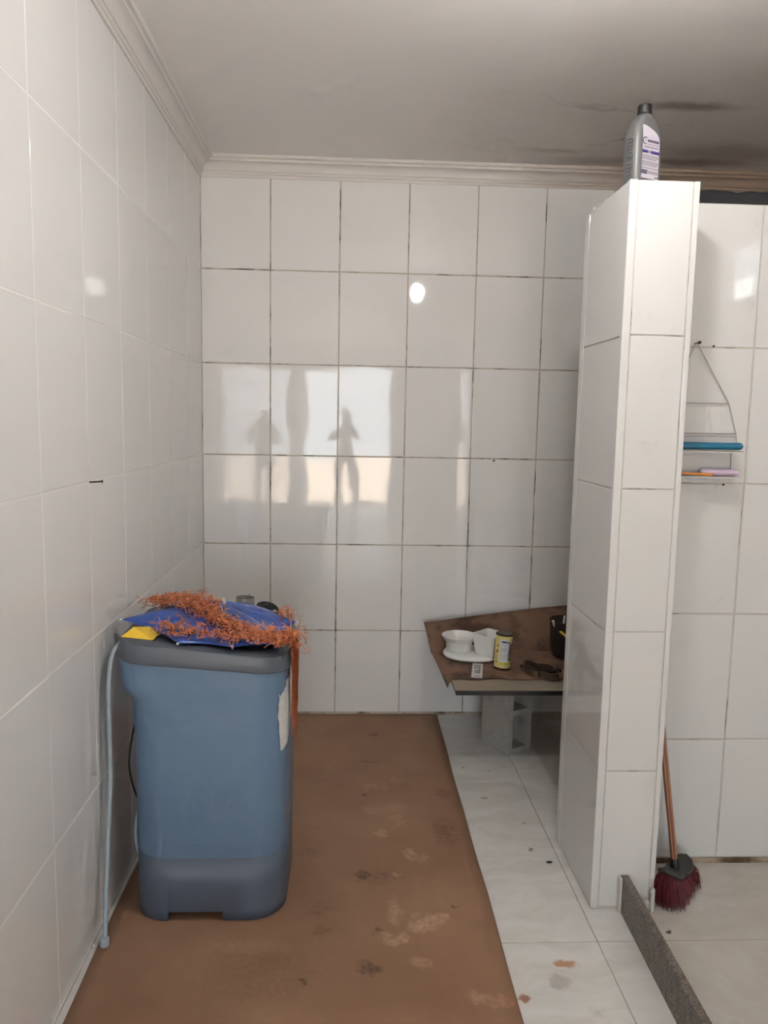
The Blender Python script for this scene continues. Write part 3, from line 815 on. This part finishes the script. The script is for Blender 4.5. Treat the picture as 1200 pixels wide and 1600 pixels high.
for z0 in (0.0, CH-0.009):
    bm = bmesh.new(); lathe(bm, [(CR-.002, z0), (CR+.0016, z0+.001), (CR+.0018, z0+.007), (CR-.001, z0+.009), (CR-.004, z0+.0085)], 40, cap0=True, cap1=True)
    obj('rim', bm, m_rim, cn_, auto=0.8)
bm = bmesh.new(); lathe(bm, [(CR-.006, CH-.003), (CR-.007, CH-.001), (0.0, CH-.001)], 36, cap1=False); obj('can_lid', bm, m_lidc, cn_)
def wrap(name, a0, a1, z0, z1, mat, off_=0.0006, poly=None):
    bm = bmesh.new(); na = max(2, int((a1-a0)/6)+1); nz = max(2, int((z1-z0)/0.008)+1)
    g = []
    for j in range(nz):
        row = []
        for i in range(na):
            fa, fz = i/(na-1), j/(nz-1)
            aa = a0+(a1-a0)*fa; z = z0+(z1-z0)*fz
            if poly: aa = poly(fa, fz)
            a = math.radians(aa); r = (CR+off_)*dent(a, z)
            row.append(bm.verts.new((r*math.cos(a), r*math.sin(a), z)))
        g.append(row)
    for p_, q_ in zip(g, g[1:]):
        for i in range(na-1): bm.faces.new((p_[i], p_[i+1], q_[i+1], q_[i]))
    return obj(name, bm, mat, body, smooth=True)
wrap('white_panel', -128, -62, 0.036, 0.140, m_wht)
wrap('grey_figure', -62, -25, 0.040, 0.122, m_gry, poly=lambda fa, fz: -76+24*math.sin(PI*min(1, fz*1.05))*0.0 + (14*(fz-0.5)**2*4-4) + fa*(46))
wrap('lime_band', -122, -52, 0.023, 0.036, m_lime)
wrap('title_print', -118, -82, 0.125, 0.133, m_nav, 0.0010); wrap('title_print', -78, -62, 0.123, 0.130, m_nav, 0.0010)
for z0 in (0.112, 0.100, 0.094, 0.088, 0.082, 0.070, 0.063, 0.056, 0.049): wrap('text_line', -120, -84, z0, z0+0.0035, m_txt, 0.0010)
wrap('text_line', -116, -60, 0.016, 0.0195, m_txt, 0.0010)
for a0, z0, mt, w_, h_ in ((-150, 0.104, m_brn, 10, .009), (-152, 0.076, m_brn, 12, .014), (-152, 0.060, m_gry, 8, .006), (-156, 0.048, m_grn, 12, .008), (-152, 0.030, m_grn, 12, .010)): wrap('vegetable_print', a0, a0+w_, z0, z0+h_, mt, 0.0008)
# printed paper strip
tg = tagp(empty('paper_strip', (1.318, -0.530, CT+0.0005)), 'narrow white printed paper strip lying in front of the oval dish', 'paper')
tg.rotation_euler = (0, 0, math.radians(-11))
obj('strip', new_box(-0.024, 0.024, -0.105, 0.095, 0, 0.0008), M['paper'], tg)
m_ink = plain('grey_ink', srgb(84, 82, 82), 0.7)
GL = {'E': ((0, 0, .25, 1), (0, 0, 1, .2), (0, .4, .8, .6), (0, .8, 1, 1)), 'S': ((0, 0, 1, .2), (.75, 0, 1, .55), (0, .42, 1, .6), (0, .45, .25, 1), (0, .8, 1, 1)), 'T': ((.38, 0, .62, 1), (0, .8, 1, 1)),
      'A': ((0, 0, .25, 1), (.75, 0, 1, 1), (0, .8, 1, 1), (0, .4, 1, .58)), 'L': ((0, 0, .25, 1), (0, 0, 1, .2)), 'I': ((.35, 0, .65, 1),), 'R': ((0, 0, .25, 1), (0, .8, 1, 1), (0, .42, 1, .58), (.75, .5, 1, 1), (.6, 0, .85, .5))}
for k, ch in enumerate('ESTAR I'):
    if ch == ' ': continue
    bm = bmesh.new(); y0 = 0.068 - 0.024*k
    for a, b, c, d in GL[ch]:      # glyph x runs down the strip, glyph y runs to its right edge
        box(bm, -0.013+0.026*b, -0.013+0.026*d, y0-0.019*c, y0-0.019*a, 0.0006, 0.0011)
    obj('printed_letter', bm, m_ink, tg)
# rusty clamp
cl = tagp(empty('pipe_clamp', (1.598, -0.565, CT)), 'greasy rusted iron pipe clamp lying on the cardboard in front of the dark pot', 'clamp')
def bandmesh(path, h, th, mat, name, z0=0.0):
    bm = bmesh.new(); pts = [Vector((x, y, 0)) for x, y in path]; rows = []
    for i, p_ in enumerate(pts):
        t_ = (pts[min(i+1, len(pts)-1)]-pts[max(0, i-1)]).normalized(); nn = Vector((-t_.y, t_.x, 0))
        rows.append([(p_+nn*th/2+Vector((0, 0, z0))), (p_-nn*th/2+Vector((0, 0, z0))), (p_-nn*th/2+Vector((0, 0, z0+h))), (p_+nn*th/2+Vector((0, 0, z0+h)))])
    loft(bm, [[tuple(q) for q in r] for r in rows])
    return obj(name, bm, mat, cl, auto=0.8)
front = smooth_path([(-0.066, 0.03, 0), (-0.062, -0.02, 0), (-0.040, -0.062, 0), (-0.010, -0.058, 0), (0.010, -0.085, 0), (0.035, -0.105, 0), (0.058, -0.085, 0), (0.064, -0.03, 0)], 8)
bandmesh([(p_.x, p_.y) for p_ in front], 0.030, 0.006, M['rust'], 'front_band')
back = smooth_path([(-0.066, 0.03, 0), (-0.058, 0.085, 0), (-0.030, 0.105, 0), (0.000, 0.060, 0), (0.030, 0.055, 0), (0.058, 0.025, 0), (0.064, -0.03, 0)], 8)
bandmesh([(p_.x, p_.y) for p_ in back], 0.026, 0.006, M['rust'], 'rear_band')
for x, y in ((-0.068, 0.03), (0.066, -0.03)):
    bm = bmesh.new(); tube(bm, [(x-0.016, y, 0.022), (x+0.016, y, 0.022)], 0.005, 8); obj('bolt', bm, M['rust_dark'], cl, smooth=True)
    bm = bmesh.new(); lathe(bm, [(0.009, -0.004), (0.009, 0.004)], 6, (0, 0, 0)); o = obj('nut', bm, M['rust_dark'], cl); o.location = (x+0.013*(1 if x > 0 else -1), y, 0.022); o.rotation_euler = (0, PI/2, 0)
    obj('lug', new_box(x-0.004, x+0.004, y-0.010, y+0.010, 0.0, 0.042, bev=0.002), M['rust'], cl)
gsk = smooth_path([(-0.066, 0.0, 0), (-0.04, -0.045, 0), (-0.005, -0.045, 0), (0.03, -0.075, 0), (0.06, -0.05, 0)], 8)
bandmesh([(p_.x, p_.y) for p_ in gsk], 0.008, 0.012, M['rust_dark'], 'gasket', 0.026)
# dark pot with tool handles behind the partition edge
pt = tagp(empty('pot', (1.790, -0.315, CT)), 'dark dirty pot holding small tools at the right end of the board', 'pot')
m_pot = plain('sooty_pot', srgb(40, 33, 28), 0.6, var=0.3, scale=30)
bm = bmesh.new()
lathe(bm, [(0.055, 0.0), (0.070, 0.006), (0.080, 0.03), (0.090, 0.17), (0.093, 0.180), (0.088, 0.180), (0.075, 0.03), (0.0, 0.012)], 36, cap1=False); obj('pot_body', bm, m_pot, pt, smooth=True)
for name, lab, mat, a, b, r in (('stick', 'yellow pencil stub leaning on the rim of the dark pot', M['yellow'], (1.728, -0.355, 0.560), (1.748, -0.425, 0.545), 0.006),
                     ('stick', 'short white stick standing in the dark pot', M['white_plastic'], (1.752, -0.335, 0.47), (1.748, -0.385, 0.635), 0.005),
                     ('stick', 'cream handle end at the left rim of the dark pot', plain('cream_plastic', srgb(206, 190, 160), 0.5), (1.735, -0.33, 0.52), (1.700, -0.36, 0.605), 0.006),
                     ('stick', 'olive and white brush handle beside the partition edge in the dark pot', plain('olive_plastic', srgb(170, 164, 90), 0.5), (1.775, -0.405, 0.50), (1.772, -0.43, 0.60), 0.006)):
    bm = bmesh.new(); a, b = Vector(a), Vector(b); a2 = a if (b-a).length > 0.1 else b + (a-b).normalized()*0.1
    tube(bm, [a2-a2, (b-a2)*0.5, (b-a2)*0.97, b-a2], r, 10, rads=[r*.9, r, r, r*.6])
    tagp(obj(name, bm, mat, smooth=True, loc=a2), lab, 'stick')

# ------------------------------------------------------------------ oil bottle on the partition
ob = tagp(empty('oil_bottle', (1.566, -1.555, PZ+0.0005), math.radians(24)), 'grey plastic oil bottle with a black cap on top of the partition', 'bottle')
ob.scale = (1, 1, 0.955)
m_bot = plain('grey_bottle_plastic', srgb(88, 89, 90), 0.42, metal=0.1, var=0.05)
bm = bmesh.new()
def bsec(hw, hd, r, z, xo=0): return [(x+xo, y, z) for x, y in rrect(-hw, hw, -hd, hd, r, 5)]
loft(bm, [bsec(.046, .026, .018, 0), bsec(.0515, .0315, .020, .004), bsec(.0525, .0325, .020, .02), bsec(.0525, .0325, .020, .125), bsec(.0515, .0318, .021, .14), bsec(.048, .030, .022, .155), bsec(.043, .028, .022, .170), bsec(.034, .025, .020, .185), bsec(.022, .0195, .0165, .199), bsec(.0175, .0175, .0165, .204), bsec(.0165, .0165, .0163, .207), bsec(.0165, .0165, .0163, .214)])
bb_ = obj('bottle_body', bm, m_bot, ob, auto=0.9)
for k in range(11):
    bm = new_box(-0.0545, -0.050, -0.014, 0.006, 0.020+0.0105*k, 0.0255+0.0105*k, bev=0.0018); obj('grip_rib', bm, m_bot, bb_)
bm = bmesh.new(); tube(bm, smooth_path([(-0.052, -0.020, 0.03), (-0.0525, -0.0215, 0.08), (-0.052, -0.020, 0.128)], 6), 0.0022, 6); obj('grip_edge', bm, m_bot, bb_, smooth=True)
bm = bmesh.new(); lathe(bm, [(0.019, 0.205), (0.0205, 0.207), (0.0200, 0.229), (0.0185, 0.232), (0.0, 0.232)], 28, cap1=False); obj('cap', bm, M['black'], ob, auto=0.7)
bm = bmesh.new()
def bfront(z):
    zs_ = [(0.0, .0325), (.125, .0325), (.14, .0318), (.155, .030), (.170, .028)]
    for (a, ya), (b, yb_) in zip(zs_, zs_[1:]):
        if z <= b: return -(ya+(yb_-ya)*(z-a)/(b-a)) - 0.0007
    return -0.0287
g = []
for z, xr_ in ((.012, .0325), (.04, .0325), (.08, .0325), (.11, .0325), (.125, .0315), (.137, .027), (.146, .019), (.153, .008), (.159, -.006), (.164, -.020)):
    g.append([bm.verts.new((-0.0325+(xr_+0.0325)*k/6, bfront(z), z)) for k in range(7)])
for a, b in zip(g, g[1:]):
    for k in range(6): bm.faces.new((a[k], a[k+1], b[k+1], b[k]))
lb = obj('front_label', bm, plain('lilac_white_label', srgb(176, 172, 182), 0.5, var=0.03), bb_); lb['label'] = 'pale lilac printed label'
m_pur = plain('dark_purple_print', srgb(52, 40, 110), 0.45); m_pg = plain('purple_grey_print', srgb(82, 76, 96), 0.5); m_lg = plain('light_grey_print', srgb(134, 130, 138), 0.5)
def dec(x0, x1, z0, z1, mat, nm): obj(nm, new_box(x0, x1, -0.0339, -0.0331, z0, z1), mat, bb_)
dec(-0.0322, -0.012, 0.084, 0.092, m_pur, 'purple_band'); dec(0.001, 0.0322, 0.084, 0.092, m_pur, 'purple_band'); dec(-0.011, 0.0, 0.0845, 0.0915, m_lg, 'grade_print')
dec(-0.014, 0.029, 0.1155, 0.1225, m_pg, 'brand_print'); dec(-0.014, 0.029, 0.1085, 0.1105, m_lg, 'text_line'); dec(-0.026, 0.026, 0.1005, 0.1025, m_pg, 'text_line')
bm = bmesh.new(); tube(bm, [(-0.0235+0.0085*math.cos(a), -0.0334, 0.1185+0.0095*math.sin(a)) for a in [math.radians(d) for d in range(50, 311, 20)]], 0.0015, 6); obj('emblem_ring', bm, m_pg, bb_, smooth=True)
bm = bmesh.new(); lathe(bm, [(0.0016, -0.0006), (0.0016, 0.0006)], 10); o = obj('emblem_dot', bm, m_pg, bb_); o.location = (-0.0225, -0.0335, 0.119); o.rotation_euler = (PI/2, 0, 0)
for z0, x1 in ((.076, .030), (.071, .030), (.066, .022), (.058, .030), (.053, .030), (.048, .026), (.040, .030)): dec(-0.032, x1, z0, z0+0.0026, m_lg, 'text_line')
dec(-0.033, -0.010, 0.024, 0.036, m_pg, 'text_block'); dec(-0.006, 0.030, 0.026, 0.034, m_lg, 'text_block'); dec(0.020, 0.031, 0.0155, 0.0195, m_pg, 'size_print')

# ------------------------------------------------------------------ dark cloth on the shower wall
bm = bmesh.new()
NXk, NYk = 44, 12; g = []
for j in range(NYk+1):
    row = []
    for i in range(NXk+1):
        s, t_ = i/NXk, j/NYk
        x = 1.735 + 0.62*s; y = -1.362 + 0.125*t_
        hgt = 0.044 + 0.014*noise.noise(Vector((x*9, 1.3, 0))) + 0.008*noise.noise(Vector((x*25, y*25, 0))) + 0.012*math.exp(-((s-0.42)/0.05)**2)*0.6
        z = 2.236 + 0.003 + hgt*math.sin(PI*min(1, max(0, 0.06+t_*0.88)))**0.35*min(1, min(s, 1-s)*14+0.15)
        row.append(bm.verts.new((x, y, z)))
    g.append(row)
for a, b in zip(g, g[1:]):
    for i in range(NXk): bm.faces.new((a[i], a[i+1], b[i+1], b[i]))
base = [bm.verts.new((v_.co.x, v_.co.y, 2.2365)) for v_ in g[0]]
for i in range(NXk): bm.faces.new((base[i], base[i+1], g[0][i+1], g[0][i]))
ck = obj('dark_cloth', bm, plain('navy_black_cloth', srgb(24, 25, 31), 0.9, var=0.25, scale=60, bump=0.3), smooth=True)
tagp(ck, 'bunched navy black cloth lying along the top of the shower wall', 'cloth')

# ------------------------------------------------------------------ granite curb
gc = tagp(empty('granite_curb', (1.6, -1.62, 0.0)), 'dark grey granite curb running across the floor from the partition', 'curb')
bm = new_box(0.004, 0.028, -1.2, -0.004, 0.0, 0.118, bev=0.0012); obj('granite_slab', bm, M['granite'], gc)
gc.rotation_euler = (0, 0, math.radians(-1.6))
bm = new_box(-0.005, 0.0035, -0.024, -0.006, 0.001, 0.116, bev=0.0015); so = obj('end_filler', bm, plain('pale_grout_strip', srgb(214, 208, 198), 0.7, var=0.08), gc); so['label'] = 'pale mortar strip at the end of the curb'
# mortar lump and cut tile by the partition foot
bm = bmesh.new()
bmesh.ops.create_icosphere(bm, subdivisions=3, radius=1.0)
for v_ in bm.verts:
    k = 1+0.16*noise.noise(v_.co*2.2)
    v_.co = Vector((v_.co.x*0.026*k, v_.co.y*0.014*k, max(0, (v_.co.z+0.75))*0.030*k))
tagp(obj('mortar_lump', bm, M['concrete'], smooth=True, loc=(1.672, -1.638, 0.0004)), 'grey mortar lump at the foot of the partition behind the curb', 'mortar')
bm = new_box(-0.006, 0.006, -0.014, 0.0, 0.0, 0.075, bev=0.0012)
for v_ in bm.verts:
    if v_.co.z > 0.06 and v_.co.x < 0: v_.co.z -= 0.012
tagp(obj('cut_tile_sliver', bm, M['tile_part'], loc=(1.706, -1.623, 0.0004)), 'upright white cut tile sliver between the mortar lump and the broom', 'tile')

# ------------------------------------------------------------------ broom
br = tagp(empty('broom', (1.826, -1.54, 0.0)), 'broom with dark red bristles and a brown handle leaning by the partition', 'broom')
BO = Vector((1.826, -1.54, 0.0))
Fp, Bp = Vector((1.752, -1.610, 0.100)), Vector((1.888, -1.462, 0.066))
ax = (Bp-Fp); axn = Vector((ax.x, ax.y, 0)).normalized(); sd = Vector((axn.y, -axn.x, 0))
def headc(t_):
    c = Fp.lerp(Bp, t_); c.z += 0.030*(2*t_-1)**2 - 0.012
    return c
rows = []
NT_ = 18
def hw(t_): return 0.041*math.sqrt(max(0.0, 1-abs(2*t_-1)**3.2)) * (1-0.18*math.exp(-((t_-0.5)/0.16)**2)) + 0.002
bm = bmesh.new()
loops = []
for k in range(NT_+1):
    t_ = k/NT_; c = headc(t_); w_ = hw(t_)
    lp = []
    for a in range(14):
        an = 2*PI*a/14
        lp.append(tuple(c + sd*w_*math.cos(an) + Vector((0, 0, (0.017 if math.sin(an) > 0 else 0.013)*math.sin(an)*(0.35+0.65*w_/0.036))) - BO))
    loops.append(lp)
loft(bm, loops); obj('broom_head', bm, plain('dusty_black_plastic', srgb(50, 46, 44), 0.55, var=0.2), br, smooth=True)
bm = bmesh.new(); rnd = random.Random(11)
for _ in range(1500):
    t_ = rnd.uniform(0.03, 0.97); c = headc(t_); w_ = hw(t_)
    lat = rnd.uniform(-1, 1)
    p0 = c + sd*w_*0.9*lat + Vector((0, 0, -0.008))
    endx = (t_-0.5)*2
    spread = axn*(0.022*endx + rnd.gauss(0, .007)) + sd*(0.022*lat + rnd.gauss(0, .007))
    z1 = rnd.uniform(0.001, 0.012)
    p3 = Vector((p0.x, p0.y, z1)) + spread*1.0
    pm = p0.lerp(p3, 0.5) + spread*0.28 + Vector((rnd.gauss(0, .002), rnd.gauss(0, .002), 0))
    pts = [p0-BO, pm-BO, p3-BO]
    pts = smooth_path(pts, 3)
    for q in pts:
        if q.x+BO.x < PX1+0.003 and q.y+BO.y > PY0-0.004: q.x = PX1+0.003-BO.x
    tube(bm, pts, 0.0008, 3, caps=False)
bs = obj('bristles', bm, plain('burgundy_bristle', srgb(104, 38, 48), 0.6, var=0.35, scale=25), br); bs['kind'] = 'stuff'; bs['label'] = 'dark red bristles'
s0 = headc(0.5); hd = Vector((-0.108, 0.128, 1)).normalized()
bm = bmesh.new(); tube(bm, [s0-BO, s0+hd*0.012-BO, s0+hd*0.042-BO, s0+hd*0.046-BO], 0.0145, 18, rads=[0.017, 0.0150, 0.0142, 0.012]); obj('socket', bm, M['black'], br, auto=0.8)
th = NT('striped_brown_handle'); oc = th.coord('Object')
sp = th.n.new('ShaderNodeSeparateXYZ'); th.link(oc, sp.inputs[0])
ang = th.math('ARCTAN2', sp.outputs['Y'], sp.outputs['X'])
st_ = th.math('SINE', th.math('MULTIPLY', ang, 6.0), 0)
cbase = th.mix(th.noise(oc, 12, 4), srgb(112, 66, 46), srgb(140, 88, 62))
th.color(th.mix(th.ramp(st_, 0.80, 0.97), cbase, srgb(206, 168, 134))); th.rough(0.4)
bm = bmesh.new(); lathe(bm, [(0.0100, 0.0), (0.0108, 0.02), (0.0108, 0.90), (0.009, 0.915), (0.0, 0.918)], 20, cap1=False)
hn = obj('handle', bm, th.m, br, smooth=True, loc=s0+hd*0.030-BO)
hn.rotation_euler = hd.to_track_quat('Z', 'Y').to_euler()

# ------------------------------------------------------------------ wire shower caddy on its nail
CX, CYW = 1.862, -1.3705
nail_m = plain('rusty_nail', srgb(52, 38, 32), 0.6, metal=0.5)
def nail(loc, d, ln, r, label):
    bm = bmesh.new(); d = Vector(d).normalized()
    tube(bm, [(0, 0, 0), d*ln*0.94], r, 8); tube(bm, [d*ln*0.93, d*ln], r*2.1, 10)
    return tagp(obj('nail', bm, nail_m, smooth=False, loc=loc), label, 'nail')
nail((CX-0.020, CYW+0.002, 1.797), (-0.12, -1, -0.02), 0.050, 0.0024, 'rusty nail in the shower wall holding the wire rack')
nail((0.0, -1.675, 1.3445), (1, 0.12, 0.06), 0.036, 0.0022, 'bent dark nail sticking out of the left wall joint')
nail((1.458, 0.0, 1.338), (0, -1, -0.15), 0.012, 0.0024, 'tiny dark nail stub in a back wall joint')
def plug(loc, label):
    bm = bmesh.new(); lathe(bm, [(0.0035, -0.001), (0.0035, 0.002), (0.002, 0.003)], 10); o = obj('wall_plug', bm, nail_m, loc=loc); o.rotation_euler = (PI/2, 0, 0); tagp(o, label, 'wall plug')
plug((1.969, -1.3705, 1.340), 'small dark wall plug below the wire rack in the shower wall'); plug((1.904, -1.3705, 1.790), 'small dark wall plug right of the nail in the shower wall')
cd = tagp(empty('wire_rack', (CX, CYW, 1.36)), 'thin white wire rack with two shelves hanging on the shower wall', 'rack')
m_wire = plain('greyish_white_wire', srgb(176, 170, 164), 0.4, metal=0.2, var=0.05)
def cw(name, pts, r=0.0019):
    bm = bmesh.new(); tube(bm, [(x-CX, y-CYW, z-1.36) for x, y, z in pts], r, 7); return obj(name, bm, m_wire, cd, smooth=True)
yb, yf_ = CYW-0.006, CYW-0.060
zn = 1.7925
for s in (-1, 1):
    cw('hanger_wire', [(CX-0.024, CYW-0.022, zn+0.004), (CX-0.023+s*0.004, CYW-0.020, zn), (CX+s*0.104, yb, 1.606), (CX+s*0.135, yb, 1.508), (CX+s*0.140, yb, 1.470), (CX+s*0.118, yb-0.01, 1.445), (CX+s*0.126, yb, 1.374)])
cw('cross_wire', [(CX-0.104, yb, 1.606), (CX+0.104, yb, 1.606)])
cw('cross_wire', [(CX-0.135, yb, 1.508), (CX+0.135, yb, 1.508)]); cw('cross_wire', [(CX-0.137, yb, 1.499), (CX+0.137, yb, 1.499)], 0.0014)
m_clear = plain('milky_shelf_plastic', srgb(214, 210, 208), 0.3, var=0.03)
for zsh, hwid in ((1.448, 0.138), (1.366, 0.133)):
    bm = bmesh.new()
    loft(bm, [[(x, y, 0.0) for x, y in rrect(-hwid, hwid, -0.068, -0.004, .014, 4)], [(x, y, 0.003) for x, y in rrect(-hwid, hwid, -0.068, -0.004, .014, 4)]])
    o = obj('shelf_tray', bm, m_clear, cd, loc=(0, 0, zsh-1.36))
    for yy in (-0.066, -0.035, -0.006):
        cw('tray_wire', [(CX-hwid+0.006, CYW+yy, zsh+0.005), (CX+hwid-0.006, CYW+yy, zsh+0.005)], 0.0015)
bm = bmesh.new(); tube(bm, [(-0.112, 0.0, 0), (-0.108, 0, 0), (0.1, 0, 0), (0.112, 0, 0), (0.119, 0, 0)], 0.0115, 16, rads=[0.009, 0.0112, 0.0115, 0.0115, 0.007])
tagp(obj('blue_tube', bm, plain('teal_blue_plastic', srgb(24, 98, 132), 0.25, var=0.05), smooth=True, loc=(CX+0.014, CYW-0.055, 1.4690)), 'shiny teal blue plastic tube on the upper rack shelf', 'tube')
bm = bmesh.new()
loft(bm, [[(x, y, z) for x, y in rrect(-a, a, -b, b, b*0.8, 5)] for z, a, b in ((0, .050, .017), (.004, .060, .022), (.010, .063, .024), (.016, .060, .022), (.020, .050, .018))])
tagp(obj('soap_bar', bm, plain('lilac_soap', srgb(204, 182, 204), 0.4, var=0.04), smooth=True, loc=(CX+0.072, CYW-0.036, 1.3730)), 'lilac soap bar on the lower rack shelf', 'soap')
bm = bmesh.new(); tube(bm, [(-0.09, 0, 0.002), (-0.03, 0, 0.001), (0.02, 0, 0), (0.048, 0, -0.001), (0.056, 0, -0.001)], 0.006, 10, rads=[0.005, 0.0055, 0.0065, 0.0062, 0.003], flat=0.7)
tagp(obj('orange_handle', bm, plain('orange_plastic', srgb(226, 146, 66), 0.4, var=0.05), smooth=True, loc=(CX-0.014, CYW-0.060, 1.3780)), 'orange razor handle lying beside the lilac soap', 'razor')

# ------------------------------------------------------------------ person in the doorway behind the camera (a dim shape in the tiles)
m_cloth = plain('dark_clothing', srgb(52, 50, 56), 0.9, var=0.1, scale=20)
me = bpy.data.meshes.new('person'); J = []; E_ = []
def jt(p, r, par=None):
    J.append((p, r)); i = len(J)-1
    if par is not None: E_.append((par, i))
    return i
pel = jt((0, 0, .93), .135); wai = jt((0, 0, 1.06), .118, pel); che = jt((0, .01, 1.26), .142, wai); nek = jt((0, 0, 1.44), .058, che)
chn = jt((0, .025, 1.51), .062, nek); fac = jt((0, .02, 1.57), .078, chn); cra = jt((0, 0, 1.63), .080, fac); jt((0, -.005, 1.675), .050, cra); jt((0, .10, 1.555), .014, fac)
for sx in (-1, 1):
    jt((sx*.082, 0, 1.57), .016, fac)
    sh = jt((sx*.175, 0, 1.37), .062, che); el = jt((sx*.24, .14, 1.16), .045, sh); wr = jt((sx*.075, .32, 1.40), .030, el); pa = jt((sx*.070, .335, 1.465), .033, wr)
    for k in range(4): f1 = jt((sx*(.052+.005*k), .355, 1.485+.017*k-.02), .010, pa); jt((sx*(.028+.003*k), .372, 1.49+.018*k-.02), .009, f1)
    t1 = jt((sx*.045, .31, 1.475), .011, pa); jt((sx*.025, .315, 1.50), .009, t1)
    hp = jt((sx*.095, 0, .86), .090, pel); kn = jt((sx*.105, .015, .48), .060, hp); an = jt((sx*.11, -.01, .09), .042, kn); fo = jt((sx*.115, .05, .045), .040, an); jt((sx*.125, .15, .035), .034, fo)
me.from_pydata([p for p, r in J], E_, []); me.materials.append(m_cloth)
po = bpy.data.objects.new('person', me); COL.objects.link(po); po.location = (0.68, -8.72, 0.0)
sk_ = po.modifiers.new('skin', 'SKIN'); sk_.use_smooth_shade = True
for i, (p, r) in enumerate(J): me.skin_vertices[0].data[i].radius = (r, r)
me.skin_vertices[0].data[0].use_root = True
sb_ = po.modifiers.new('sub', 'SUBSURF'); sb_.levels = 1; sb_.render_levels = 1
tagp(po, 'person in dark clothes standing in the doorway behind the camera holding up a phone', 'person')
tagp(obj('phone', new_box(-.038, .038, -.004, .004, -.075, .075, bev=.003), M['black'], loc=(0.68, -8.385, 1.50)), 'black phone held up by the person in the doorway', 'phone')
